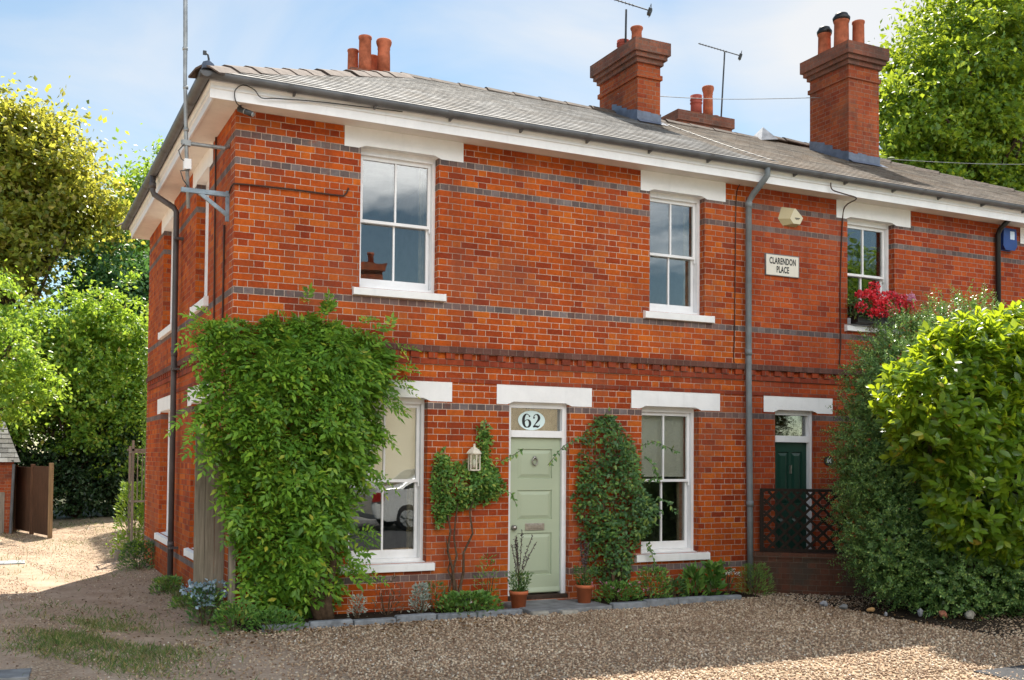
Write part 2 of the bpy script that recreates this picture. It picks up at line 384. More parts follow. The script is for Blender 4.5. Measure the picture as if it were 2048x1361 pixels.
M['blueflower'] = mat_leaf('pale_blue_flower', [(0, (.16, .24, .30)), (.6, (.28, .40, .50)), (1, (.55, .65, .75))], (.3, .4, .5), .2)
M['lavender'] = mat_leaf('faded_lavender_spike', [(0, (.06, .045, .06)), (.6, (.10, .075, .095)), (1, (.19, .15, .17))], (.1, .08, .1), .15)
M['redflower'] = mat_leaf('red_geranium_petal', [(0, (.55, .015, .03)), (.5, (.70, .03, .05)), (.9, (.78, .08, .11)), (1, (.75, .18, .30))], (.7, .05, .06), .3)
M['pinkflower'] = mat_leaf('pink_geranium_petal', [(0, (.60, .18, .32)), (1, (.75, .40, .55))], (.6, .2, .3), .3)
M['whiteflower'] = mat_leaf('white_petal', [(0, (.65, .65, .62)), (1, (.8, .8, .78))], (.6, .6, .6), .3)
M['grass'] = mat_leaf('dry_grass_blade', [(0, (0.068, 0.135, 0.034)), (0.45, (0.121, 0.203, 0.047)), (0.72, (0.23, 0.216, 0.081)), (1, (0.459, 0.338, 0.176))], (.2, .28, .06), .3)
M['litter'] = mat_leaf('fallen_leaf', [(0, (.07, .04, .022)), (.5, (.15, .08, .035)), (1, (.30, .18, .08))], (.2, .1, .03), .2)
M['dead'] = mat_leaf('dry_twig', [(0, (.07, .05, .03)), (1, (.14, .10, .06))], (.1, .08, .04), .1)

def mat_glass(name, tint=(.02, .023, .026), refl=.085, wav=.25):
    n = NT(name)
    g = n.N.new('ShaderNodeBsdfGlossy'); g.inputs['Roughness'].default_value = 0.0
    g.inputs['Color'].default_value = (1, 1, 1, 1)
    nm = n.bump(n.noise(1.7, 2, .5), wav, .006)
    n.L.new(nm, g.inputs['Normal'])
    t = n.N.new('ShaderNodeBsdfTransparent'); t.inputs['Color'].default_value = (.86, .88, .87, 1)
    fr = n.N.new('ShaderNodeFresnel'); fr.inputs['IOR'].default_value = 1.5
    f = n.m('ADD', n.m('MULTIPLY', fr.outputs[0], .85), refl, clamp=True)
    mx = n.N.new('ShaderNodeMixShader'); n.L.new(f, mx.inputs[0])
    n.L.new(t.outputs[0], mx.inputs[1]); n.L.new(g.outputs[0], mx.inputs[2])
    return n.end(mx.outputs[0])
M['glass'] = mat_glass('window_glass')

# ------------------------------------------------------------------ mesh helpers
class MB:
    def __init__(s): s.v = []; s.f = []; s.uv = []
    def add(s, vs, fs, uvs=None):
        o = len(s.v); s.v += [tuple(p) for p in vs]
        for i, f in enumerate(fs):
            s.f.append([o+k for k in f]); s.uv.append(uvs[i] if uvs else None)
    def quad(s, a, b, c, d, uv=None): s.add((a, b, c, d), [(0, 1, 2, 3)], [uv] if uv else None)
    def box(s, x0, x1, y0, y1, z0, z1, T=None):
        vs = [(x, y, z) for x in (x0, x1) for y in (y0, y1) for z in (z0, z1)]
        if T: vs = [T(*p) for p in vs]
        s.add(vs, [(0, 1, 3, 2), (4, 6, 7, 5), (0, 4, 5, 1), (2, 3, 7, 6), (0, 2, 6, 4), (1, 5, 7, 3)])
    def bar(s, a, b, w, h, up=(0, 0, 1)):
        a = Vector(a); b = Vector(b); d = (b-a).normalized(); up = Vector(up)
        if abs(d.dot(up)) > .98: up = Vector((1, 0, 0))
        x = d.cross(up).normalized()*w/2; y = x.cross(d).normalized()*h/2
        vs = [a-x-y, a+x-y, a+x+y, a-x+y, b-x-y, b+x-y, b+x+y, b-x+y]
        s.add(vs, [(3, 2, 1, 0), (4, 5, 6, 7), (0, 1, 5, 4), (1, 2, 6, 5), (2, 3, 7, 6), (3, 0, 4, 7)])
    def tube(s, pts, r, n=8, caps=True):
        pts = [Vector(p) for p in pts]; k = len(pts)
        rs = r if isinstance(r, (list, tuple)) else [r]*k
        vs = []; ref = Vector((.13, .31, .94)).normalized()
        t0 = (pts[1]-pts[0]).normalized()
        if abs(t0.dot(ref)) > .95: ref = Vector((.94, .31, .13)).normalized()
        nrm = t0.cross(ref).normalized()
        for i, p in enumerate(pts):
            t = (pts[min(i+1, k-1)]-pts[max(i-1, 0)]).normalized()
            nrm = (nrm - t*nrm.dot(t)).normalized(); bn = t.cross(nrm)
            for j in range(n):
                a = 2*PI*j/n; vs.append(p+(nrm*math.cos(a)+bn*math.sin(a))*rs[i])
        fs = [(i*n+j, i*n+(j+1) % n, (i+1)*n+(j+1) % n, (i+1)*n+j) for i in range(k-1) for j in range(n)]
        if caps: fs += [tuple(range(n-1, -1, -1)), tuple(range((k-1)*n, k*n))]
        s.add(vs, fs)
    def lathe(s, prof, c, n=20, axis='z', caps=True):
        vs = []
        for r, h in prof:
            for j in range(n):
                a = 2*PI*j/n; p = (r*math.cos(a), r*math.sin(a), h)
                if axis == 'y': p = (p[0], p[2], p[1])
                if axis == 'x': p = (p[2], p[0], p[1])
                vs.append((c[0]+p[0], c[1]+p[1], c[2]+p[2]))
        k = len(prof)
        fs = [(i*n+j, i*n+(j+1) % n, (i+1)*n+(j+1) % n, (i+1)*n+j) for i in range(k-1) for j in range(n)]
        if caps: fs += [tuple(range(n-1, -1, -1)), tuple(range((k-1)*n, k*n))]
        s.add(vs, fs)
    def prism(s, poly, T, d0, d1):
        k = len(poly)
        vs = [T(u, v, d0) for u, v in poly]+[T(u, v, d1) for u, v in poly]
        fs = [tuple(range(k)), tuple(range(2*k-1, k-1, -1))]+[(i, (i+1) % k, k+(i+1) % k, k+i) for i in range(k)]
        s.add(vs, fs)
    def build(s, name, mat, parent=None, smooth=False, bevel=0):
        me = bpy.data.meshes.new(name); me.from_pydata(s.v, [], s.f)
        if any(u for u in s.uv):
            l = me.uv_layers.new(name='UVMap'); i = 0
            for f, u in zip(s.f, s.uv):
                for k in range(len(f)):
                    l.data[i].uv = u[k] if u else (0, 0); i += 1
        me.update()
        return link(name, me, mat, parent, smooth, bevel)

def link(name, me, mat, parent=None, smooth=False, bevel=0):
    o = bpy.data.objects.new(name, me); COL.objects.link(o)
    if mat: me.materials.append(M[mat] if isinstance(mat, str) else mat)
    if parent:
        o.parent = parent; o.matrix_parent_inverse = Matrix.Translation(-parent.location) if parent.location.length > 0 else Matrix()
    if smooth:
        me.polygons.foreach_set('use_smooth', [True]*len(me.polygons))
    if bevel:
        b = o.modifiers.new('bevel', 'BEVEL'); b.width = bevel; b.segments = 2; b.limit_method = 'ANGLE'
    return o
def thing(name, label, cat, loc=(0, 0, 0), group=None):
    o = bpy.data.objects.new(name, None); COL.objects.link(o); o.location = loc; o.empty_display_size = .2
    return tag(o, label, cat, group)
def tag(o, label, cat, group=None):
    o['label'] = label; o['category'] = cat
    if group: o['group'] = group
    return o
def struct(o): o['kind'] = 'structure'; return o
def stuff(o): o['kind'] = 'stuff'; return o

def npmesh(name, V, F, mat, parent=None, smooth=False):
    """V (n,3); F list of equal-size index rows"""
    me = bpy.data.meshes.new(name)
    V = np.asarray(V, dtype=np.float32); F = np.asarray(F, dtype=np.int32); k = F.shape[1]
    me.vertices.add(len(V)); me.vertices.foreach_set('co', V.ravel())
    me.loops.add(F.size); me.loops.foreach_set('vertex_index', F.ravel())
    me.polygons.add(len(F)); me.polygons.foreach_set('loop_start', np.arange(0, F.size, k, dtype=np.int32))
    me.polygons.foreach_set('loop_total', np.full(len(F), k, dtype=np.int32))
    me.update(calc_edges=True)
    return link(name, me, mat, parent, smooth)
def unit(a): return a/np.maximum(np.linalg.norm(a, axis=1, keepdims=True), 1e-9)
def rndv(n): return unit(RNG.normal(size=(n, 3)))
def leaf_geo(P, T, Nn, L, W, shape='diamond', fold=.18):
    """leaves from base P along T, facing Nn; returns V,F (tris)"""
    T = unit(T); Sx = unit(np.cross(T, Nn)); Nn = np.cross(Sx, T)
    L = np.broadcast_to(np.asarray(L, float), (len(P),))[:, None]; W = np.broadcast_to(np.asarray(W, float), (len(P),))[:, None]
    if shape == 'diamond':
        rows = [P, P+T*L*.42+Sx*W*.5+Nn*W*fold, P+T*L, P+T*L*.42-Sx*W*.5+Nn*W*fold]
        tri = [(0, 1, 2), (0, 2, 3)]
    else:
        rows = [P, P+T*L*.25+Sx*W*.40+Nn*W*fold, P+T*L*.62+Sx*W*.48+Nn*W*fold, P+T*L-Nn*L*.10,
                P+T*L*.62-Sx*W*.48+Nn*W*fold, P+T*L*.25-Sx*W*.40+Nn*W*fold, P+T*L*.45]
        tri = [(0, 1, 6), (1, 2, 6), (2, 3, 6), (3, 4, 6), (4, 5, 6), (5, 0, 6)]
    k = len(rows)
    V = np.stack(rows, 1).reshape(-1, 3)
    b = (np.arange(len(P))*k)[:, None, None]
    F = (np.array(tri)[None]+b).reshape(-1, 3)
    return V, F
def leaves(name, P, T, Nn, L, W, mat, parent=None, shape='diamond', fold=.18):
    V, F = leaf_geo(P, T, Nn, L, W, shape, fold)
    return npmesh(name, V, F, mat, parent)

G0 = -0.22
def sstep(a, b, x):
    t = np.clip((x-a)/(b-a), 0, 1); return t*t*(3-2*t)
def gz(x, y):
    x = np.asarray(x, float); y = np.asarray(y, float)
    z = G0 - .07*(1-sstep(-.9, .3, x))
    z = z + .012*np.sin(x*1.7+y*.6)*np.cos(y*1.3-x*.4)*(sstep(.2, .8, -y)+(x < -.2))
    z = z + .02*sstep(8, 20, y)
    return z

# ------------------------------------------------------------------ ground
def build_ground():
    xs = np.unique(np.concatenate([np.linspace(-8, 20, 113), [-250, -120, -60, -30, -15, 30, 50, 90, 160, 260]]))
    ys = np.unique(np.concatenate([np.linspace(-7.4, 24, 127), [-250, -120, -60, -30, -22, -16, -12, -9, 30, 45, 70, 120, 200, 300]]))
    X, Y = np.meshgrid(xs, ys); Z = gz(X, Y)
    V = np.stack([X, Y, Z], -1).reshape(-1, 3); nx = len(xs)
    i, j = np.meshgrid(np.arange(len(ys)-1), np.arange(nx-1), indexing='ij'); a = (i*nx+j).ravel()
    F = np.stack([a, a+1, a+nx+1, a+nx], 1)
    n = NT('gravel_and_earth')
    o = n.sep(n.tc()); P = n.tc()
    # gravel: individual stones
    vn = n.N.new('ShaderNodeTexVoronoi'); vn.inputs['Scale'].default_value = 42; n.L.new(P, vn.inputs['Vector'])
    sepc = n.N.new('ShaderNodeSeparateColor'); n.L.new(vn.outputs['Color'], sepc.inputs[0])
    stone = n.ramp(sepc.outputs[0], [(0, (.20, .125, .078)), (.25, (.34, .23, .145)), (.55, (.48, .35, .23)), (.8, (.56, .43, .29)), (1, (.68, .60, .48))])
    gap = n.step(.25, .75, n.m('MULTIPLY', vn.outputs['Distance'], 42*.024))
    grav = n.mix(n.m('MULTIPLY', n.step(.3, .62, vn.outputs['Distance']), .6), stone, (.075, .05, .03))
    # earth track
    e1 = n.noise(2.2, 6, .65); e2 = n.noise(30, 5, .7)
    earth = n.ramp(e1, [(.3, (.31, .215, .15)), (.7, (.47, .36, .265))])
    earth = n.mix(.6, earth, n.ramp(e2, [(.3, (.6, .6, .6)), (.7, (1.3, 1.3, 1.3))]), 'MULTIPLY')
    # where is gravel / earth: the worn track runs diagonally round the corner of the house
    track = n.m('ABSOLUTE', n.m('ADD', n.m('ADD', o[0], .62), n.m('MULTIPLY', n.m('ADD', o[1], 1.0), .16)))
    track = n.m('SUBTRACT', 1, n.step(.15, .75, n.m('ADD', track, n.m('MULTIPLY', n.m('SUBTRACT', n.noise(1.6, 4), .5), .5))))
    left = n.m('SUBTRACT', 1, n.step(-.6, 1.0, n.m('ADD', o[0], n.m('MULTIPLY', n.m('SUBTRACT', n.noise(1.1, 4), .5), 1.4))))
    lanegr = n.mix(n.m('MULTIPLY', n.step(.45, .6, n.noise(1.5, 5, .6)), .65), earth, grav)
    c = n.mix(left, grav, lanegr)
    c = n.mix(n.m('MULTIPLY', track, .8), c, earth)
    brown = n.step(.5, .68, n.noise(.8, 5, .6))
    c = n.mix(n.m('MULTIPLY', brown, .30), c, (.24, .14, .085))
    # far beyond: rough grass
    far = n.step(19.5, 23, n.m('ADD', o[1], n.m('MULTIPLY', n.noise(.6, 3), 2)))
    c = n.mix(far, c, (.06, .065, .03))
    h = n.m('SUBTRACT', n.m('MULTIPLY', e2, .5), n.m('MULTIPLY', vn.outputs['Distance'], .8))
    ob = npmesh('ground', V, F, n.end(n.princ(c, .9, .2, 0, n.bump(h, .9, .012))), None, True)
    struct(ob)
    # loose gravel stones lying on the sheet
    def stones(name, n_, xr, yr, size, mat, dens=None):
        x = RNG.uniform(*xr, n_); y = RNG.uniform(*yr, n_)
        k = dens(x, y) if dens is not None else np.ones(n_, bool)
        x = x[k]; y = y[k]; n2 = len(x)
        s = RNG.uniform(.5, 1.0, n2)*size
        ctr = np.stack([x, y, gz(x, y)+s*.22], 1)
        A = rndv(n2); A[:, 2] *= .3; A = unit(A); U = np.tile([0, 0, 1.0], (n2, 1))+RNG.normal(size=(n2, 3))*.25; B = unit(np.cross(U, A)); U = np.cross(A, B)
        s = s[:, None]; w = RNG.uniform(.5, .8, (n2, 1)); t = RNG.uniform(.25, .45, (n2, 1))
        sk = RNG.uniform(-.3, .3, (n2, 1))
        rows = [ctr+A*s*.5+B*s*sk*.5, ctr+B*s*w*.5, ctr-A*s*.5, ctr-B*s*w*.5+A*s*sk*.5, ctr+U*s*t, ctr-U*s*t]
        Vv = np.stack(rows, 1).reshape(-1, 3); b = (np.arange(n2)*6)[:, None, None]
        Ft = np.array([(0, 1, 4), (1, 2, 4), (2, 3, 4), (3, 0, 4), (1, 0, 5), (2, 1, 5), (3, 2, 5), (0, 3, 5)])
        return stuff(npmesh(name, Vv, (Ft[None]+b).reshape(-1, 3), mat))
    q = NT('gravel_stone')
    c = q.ramp(q.island(), [(0, (.22, .14, .095)), (.3, (.37, .26, .175)), (.6, (.51, .39, .27)), (.85, (.64, .52, .39)), (.97, (.68, .60, .47)), (1, (.75, .72, .66))])
    big = q.noise(.9, 4, .6)
    c = q.mix(.8, c, q.ramp(big, [(.3, (.62, .57, .52)), (.7, (1.12, 1.10, 1.08))]), 'MULTIPLY')
    gm = q.end(q.princ(c, .75, .3))
    stones('gravel', 64000, (-1.6, 9.5), (-6.2, .1), .038, gm,
           lambda x, y: (y < -.55+.35*sstep(6.0, 7, x)) & ((x > 0.2) | (RNG.random(len(x)) < .45*sstep(-1.8, .2, x))) & (RNG.random(len(x)) < np.where(y > -5.2, 1, .6)))
    stones('lane_gravel', 15000, (-2.6, .0), (-2.5, 16), .026, gm, lambda x, y: (RNG.random(len(x)) < .35+.65*(np.sin(x*3+y)*np.cos(y*.8) > 0)) & (np.abs(x+.62+.16*(y+1)) > .25))
build_ground()

def extra_ground():
    # pavement edge + road in front of the plot
    mb = MB(); mb.box(5.3, 30, -7.6, -5.12, -.5, -.205); struct(mb.build('pavement', 'tarmac'))
    mb = MB(); mb.box(-60, 80, -11.0, -7.7, -.6, -.21); mb.box(-60, 80, -24, -11.0, -.6, -.213); struct(mb.build('road', 'tarmac'))
    mb = MB(); mb.box(-60, 80, -26.0, -15.2, -.5, -.12); struct(mb.build('far_pavement', 'slab'))
    mb = MB(); mb.box(.06, 3.02, -.64, -.01, -.5, -.195); mb.box(3.90, 6.75, -.58, -.01, -.5, -.19)
    struct(mb.build('soil', 'soil'))
    mb = MB()
    mb.box(7.1, 12, -4.0, -.2, -.5, -.212); struct(mb.build('shrub_bed_soil', 'soil'))
extra_ground()

# ------------------------------------------------------------------ the house
def TF(u, v, w): return (u, -w, v)          # front wall: u=x, v=z, w outwards
def TS(u, v, w): return (-w, u, v)          # lane-side wall: u=y, v=z, w outwards
TH = .24
def wall(T, rect, holes):
    u0, u1, v0, v1 = rect; mb = MB()
    us = sorted({u0, u1}|{h[0] for h in holes}|{h[1] for h in holes}); vs = sorted({v0, v1}|{h[2] for h in holes}|{h[3] for h in holes})
    for a, b in zip(us, us[1:]):
        for c, d in zip(vs, vs[1:]):
            m = ((a+b)/2, (c+d)/2)
            if any(h[0] < m[0] < h[1] and h[2] < m[1] < h[3] for h in holes): continue
            mb.quad(T(a, c, 0), T(b, c, 0), T(b, d, 0), T(a, d, 0)); mb.quad(T(a, c, -TH), T(a, d, -TH), T(b, d, -TH), T(b, c, -TH))
    for h in list(holes)+[(u0, u1, v0, v1)]:
        a, b, c, d = h
        for p, q in (((a, c), (b, c)), ((b, c), (b, d)), ((b, d), (a, d)), ((a, d), (a, c))):
            mb.quad(T(*p, 0), T(*q, 0), T(*q, -TH), T(*p, -TH))
    return mb
def lintel(par, T, u0, u1, v0, v1, h0, h1):
    c = .035; e = .055
    poly = [(u0, v0), (h0-.03, v0), (h0+e, v0+c), (h1-e, v0+c), (h1+.03, v0), (u1, v0), (u1, v1), (u0, v1)]
    mb = MB(); mb.prism(poly, T, -.13, .008); return mb.build('lintel', 'lintel', par, bevel=.006)
def window(par, T, u0, u1, v0, v1, sill=None, lin=None, blind=None, curtains=True, name='window', fr=-.115):
    mb = MB(); t = .036; D = -.262
    def B(a, b, c, d, w0, w1): mb.box(a, b, c, d, w0, w1, lambda x, y, z: T(x, y, z))
    B(u0, u0+t, v0, v1, D, fr); B(u1-t, u1, v0, v1, D, fr); B(u0+t, u1-t, v1-.075, v1, D, fr-.002); B(u0+t, u1-t, v0, v0+.045, D, fr+.012)
    w = mb.build(name, 'white', par)
    a, b = u0+t, u1-t; c, d = v0+.045, v1-.075; mid = (c+d)/2; s = .042
    for k, (p, q, w0, w1, rb, rt) in enumerate(((mid-.018, d, fr-.085, fr-.045, .034, .045), (c, mid+.018, fr-.128, fr-.088, .095, .034))):
        mb = MB()
        B(a+.003, a+s, p, q, w0, w1); B(b-s, b-.003, p, q, w0, w1); B(a+s, b-s, p, p+rb, w0, w1+.001); B(a+s, b-s, q-rt, q, w0, w1+.001)
        m_ = (a+b)/2; B(m_-.011, m_+.011, p+rb, q-rt, w0, w1-.004)
        if k == 0: B(a+.003, a+.02, p-.05, p, w0, w1); B(b-.02, b-.003, p-.05, p, w0, w1)     # sash horns
        mb.build('sash', 'white', w)
        mb = MB(); wm = (w0+w1)/2
        for x0, x1 in ((a+s-.004, m_-.008), (m_+.008, b-s+.004)):
            mb.box(x0, x1, p+rb-.004, q-rt+.004, wm-.0025, wm+.0025, lambda x, y, z: T(x, y, z))
        mb.build('pane', 'glass', w)
    if sill:
        mb = MB(); a0, a1, z0, z1 = sill
        poly = [(-.18, z0), (.055, z0), (.055, z1-.012), (-.10, z1+.012), (-.18, z1+.012)]
        mb.prism(poly, lambda p, q, e: T(e, q, p), a0, a1)
        mb.build('sill', 'lintel', w, bevel=.006)
    if lin: lintel(w, T, *lin, u0, u1)
    if blind:
        mb = MB(); z = blind
        mb.box(a+.02, b-.02, z, v1-.03, -.272, -.268, lambda x, y, zz: T(x, y, zz)); mb.tube([T(a+.01, v1-.05, -.285), T(b-.01, v1-.05, -.285)], .022)
        mb.tube([T(a+.02, z, -.27), T(b-.02, z, -.27)], .011)
        mb.build('blind', 'blind', w)
    if curtains:
        for (x0, x1) in ((a-.05, a+.06), (b-.10, b+.06)):
            mb = MB(); pts = [(x0+(x1-x0)*i/16, -.31-.018*math.sin(i*1.9)) for i in range(17)]
            for (p, q), (r, s_) in zip(pts, pts[1:]): mb.quad(T(p, v0-.1, q), T(r, v0-.1, s_), T(r, v1, s_), T(p, v1, q))
            mb.build('curtain', 'curtain', w, True)
    return w

XA, XB, XE = 0.0, 6.98, 16.2
YB = 7.3; ZT = 5.40; ZB = -.6
EAVE = -.42; ZE = 5.60; YR = 3.5; ZR = 7.46; SL = (ZR-ZE)/(YR-EAVE)
def zroof(y): return ZE+(y-EAVE)*SL if y <= YR else ZR-(y-YR)*(ZR-ZE)/(YB+.42-YR)

house = thing('brick_house', 'orange brick end house with sage green front door numbered 62', 'house', (3.5, 3.5, G0))
house2 = thing('brick_house', 'brick house right of the long front downpipe, with dark green door and red window flowers', 'house', (11.5, 3.5, G0))

# wall openings
W1 = (1.43, 2.40, 3.535, 5.188); W2 = (5.40, 6.285, 3.535, 5.160); W3 = (8.835, 9.765, 3.57, 5.166); W4 = (12.75, 13.7, 3.57, 5.166)
L1 = (1.335, 2.29, .35, 2.292); L2 = (5.285, 6.195, .35, 2.290); L3 = (10.1, 11.1, .35, 2.27)
D1 = (3.36, 4.205, -.16, 2.285); D2 = (7.495, 8.23, -.2, 2.302)
S1 = (1.62, 2.54, 3.535, 5.176); S2 = (4.62, 5.68, 3.535, 5.176); S3 = (1.72, 2.66, .37, 2.286); S4 = (4.62, 5.68, .37, 2.286)
mb = wall(TF, (0, XB, ZB, ZT), [W1, W2, L1, L2, D1]); front = mb.build('front_wall', 'brick', house)
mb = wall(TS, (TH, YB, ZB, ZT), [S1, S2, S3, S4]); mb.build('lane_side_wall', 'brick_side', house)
mb = MB(); mb.box(0, XB, YB, YB+.22, ZB, ZT); mb.build('rear_wall', 'brick', house)
mb = wall(TF, (XB, XE, ZB, ZT), [W3, W4, D2]); mb.build('front_wall', 'brick64', house2)
mb = MB(); mb.box(XB, XE, YB, YB+.22, ZB, ZT); mb.box(XE-.22, XE, TH+.01, YB-.003, ZB, ZT); mb.build('rear_wall', 'brick64', house2)
# rooms behind the windows
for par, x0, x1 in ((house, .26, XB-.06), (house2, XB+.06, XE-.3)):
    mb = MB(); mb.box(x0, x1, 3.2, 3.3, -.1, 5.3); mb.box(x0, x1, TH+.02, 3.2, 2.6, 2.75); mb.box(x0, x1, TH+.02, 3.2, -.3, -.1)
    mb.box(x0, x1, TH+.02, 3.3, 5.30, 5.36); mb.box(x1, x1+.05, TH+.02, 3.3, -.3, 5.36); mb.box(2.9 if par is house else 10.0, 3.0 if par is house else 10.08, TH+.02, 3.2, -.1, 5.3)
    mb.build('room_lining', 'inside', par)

window(house, TF, *W1, (1.345, 2.488, 3.44, 3.535), (1.236, 2.708, 5.152, 5.392), None)
window(house, TF, *W2, (5.30, 6.412, 3.435, 3.535), (5.255, 6.622, 5.124, 5.392))
window(house, TF, *L1, (1.22, 2.376, .255, .35), (1.07, 2.59, 2.256, 2.482), 1.30)
window(house, TF, *L2, (5.18, 6.343, .25, .35), (5.126, 6.534, 2.254, 2.482), 1.36)
window(house, TS, *S1, (1.53, 2.575, 3.42, 3.535), (1.35, 2.83, 5.14, 5.392))
window(house, TS, *S2, (4.30, 5.72, 3.42, 3.535), (4.60-.0, 5.93, 5.14, 5.392))
window(house, TS, *S3, (1.6, 2.72, .27, .37), (1.30, 2.97, 2.25, 2.49))
window(house, TS, *S4, (4.25, 5.72, .27, .37), (4.45, 6.05, 2.25, 2.49))
window(house2, TF, *W3, (8.775, 9.86, 3.48, 3.57), (8.625, 10.085, 5.130, 5.392))
window(house2, TF, *W4, (12.65, 13.8, 3.48, 3.57), (12.52, 13.92, 5.130, 5.392))

# front doors -------------------------------------------------------
def ribbon(mb, pts, T, w0, w1):
    """pts: (u,v,width) stroke -> flat raised strip"""
    k = len(pts); Lf = []; Rt = []
    for i in range(k):
        a = pts[max(i-1, 0)]; b = pts[min(i+1, k-1)]
        dx, dy = b[0]-a[0], b[1]-a[1]; l = math.hypot(dx, dy) or 1
        nx, ny = -dy/l, dx/l; h = pts[i][2]/2
        Lf.append((pts[i][0]+nx*h, pts[i][1]+ny*h)); Rt.append((pts[i][0]-nx*h, pts[i][1]-ny*h))
    for i in range(k-1):
        q = [Lf[i], Lf[i+1], Rt[i+1], Rt[i]]
        mb.add([T(u, v, w1) for u, v in q], [(0, 1, 2, 3)])
def door(par, d, panels, paint, leafz, bar, ironm=True):
    u0, u1, v0, v1 = d; t = .062; fr = -.075
    def bx(mb, a, b, c, e, w0, w1): mb.box(a, b, c, e, w0, w1, lambda x, y, z: TF(x, y, z))
    mb = MB()
    bx(mb, u0, u0+t, v0, v1, -.20, fr); bx(mb, u1-t, u1, v0, v1, -.20, fr); bx(mb, u0+t, u1-t, v1-.075, v1, -.20, fr-.002)
    bx(mb, u0+t, u1-t, leafz, bar, -.20, fr+.008); bx(mb, u0+.012, u0+.028, v0, v1, fr, fr+.01); bx(mb, u1-.028, u1-.012, v0, v1, fr, fr+.01)
    frame = mb.build('door_frame', 'white', par)
    mb = MB(); a, b = u0+t+.004, u1-t-.004; z0 = v0+.065
    w0, w1 = -.165, -.118
    us = sorted({a, b}|{a+(b-a)*p[0] for p in panels}|{a+(b-a)*p[1] for p in panels}); vs = sorted({z0, leafz-.004}|{z0+(leafz-z0)*p[2] for p in panels}|{z0+(leafz-z0)*p[3] for p in panels})
    rects = [(a+(b-a)*p[0], a+(b-a)*p[1], z0+(leafz-z0)*p[2], z0+(leafz-z0)*p[3]) for p in panels]
    for p, q in zip(us, us[1:]):
        for r, s in zip(vs, vs[1:]):
            m_ = ((p+q)/2, (r+s)/2)
            if any(R[0] < m_[0] < R[1] and R[2] < m_[1] < R[3] for R in rects): continue
            mb.quad(TF(p, r, w1), TF(q, r, w1), TF(q, s, w1), TF(p, s, w1))
    for R in rects:                                   # recess, bevel and raised field
        p, q, r, s = R; dpt = w1-.020
        inner = (p+.006, q-.006, r+.006, s-.006); fld = (p+.055, q-.055, r+.055, s-.055)
        def loop(a4, b4, wa, wb):
            A = [(a4[0], a4[2]), (a4[1], a4[2]), (a4[1], a4[3]), (a4[0], a4[3])]; Bq = [(b4[0], b4[2]), (b4[1], b4[2]), (b4[1], b4[3]), (b4[0], b4[3])]
            for i in range(4): mb.quad(TF(*A[i], wa), TF(*A[(i+1) % 4], wa), TF(*Bq[(i+1) % 4], wb), TF(*Bq[i], wb))
        loop(R, inner, w1, dpt); loop(inner, fld, dpt, w1-.003)
        mb.quad(TF(fld[0], fld[2], w1-.003), TF(fld[1], fld[2], w1-.003), TF(fld[1], fld[3], w1-.003), TF(fld[0], fld[3], w1-.003))
    mb.quad(TF(a, z0, w0), TF(a, leafz-.004, w0), TF(b, leafz-.004, w0), TF(b, z0, w0))
    for p, q in (((a, z0), (b, z0)), ((b, z0), (b, leafz-.004)), ((b, leafz-.004), (a, leafz-.004)), ((a, leafz-.004), (a, z0))):
        mb.quad(TF(*p, w0), TF(*q, w0), TF(*q, w1), TF(*p, w1))
    mb.prism([(w1, z0+.01), (w1+.022, z0+.012), (w1+.02, z0+.03), (w1, z0+.07)], lambda p, q, e: TF(e, q, p), a, b)   # weatherboard
    leaf = mb.build('front_door', paint, par)
    mb = MB(); bx(mb, u0+t-.004, u1-t+.004, bar-.003, v1-.07, -.142, -.137); glass = mb.build('transom_pane', 'glass', par)
    mb = MB(); bx(mb, u0-.01, u1+.01, v0-.02, v0+.05, -.21, -.012); mb.build('door_sill', 'sillstone', par, bevel=.008)
    return leaf, glass, frame, (a, b, z0)
leaf, tglass, _, (da, db, dz) = door(house, D1, [(.16, .84, .735, .925), (.16, .84, .47, .66), (.16, .84, .115, .385)], 'sage', 1.845, 1.93)
lintel(house, TF, 3.192, 4.521, 2.249, 2.479, D1[0], D1[1])
dm = (da+db)/2; w1 = -.118
def ztr(f): return dz+(1.845-dz)*f
mb = MB(); kz = ztr(.855)
mb.lathe([(.001, 0), (.022, .002), (.018, .018), (.001, .024)], (dm-.012, .118-.024, kz+.03), 14, 'y')
ring = [(dm-.012+.034*math.cos(a), .118-.022, kz-.018+.046*math.sin(a)) for a in np.linspace(PI/2, PI/2+2*PI, 22)]
mb.tube(ring, .0085, 8, False); mb.build('door_knocker', 'nickel', leaf, True)
mb = MB(); lz = ztr(.425); mb.box(dm-.135, dm+.135, .108, .118, lz-.045, lz+.045); mb.box(dm-.10, dm+.10, .102, .109, lz-.026, lz+.026); mb.build('letter_plate', 'nickel', leaf, bevel=.004)
mb = MB(); mb.lathe([(.001, -.062), (.022, -.058), (.033, -.042), (.030, -.026), (.014, -.016), (.014, -.006), (.034, -.004), (.034, 0)], (da+.062, .118, lz-.005), 18, 'y'); mb.build('door_knob', 'nickel', leaf, True)
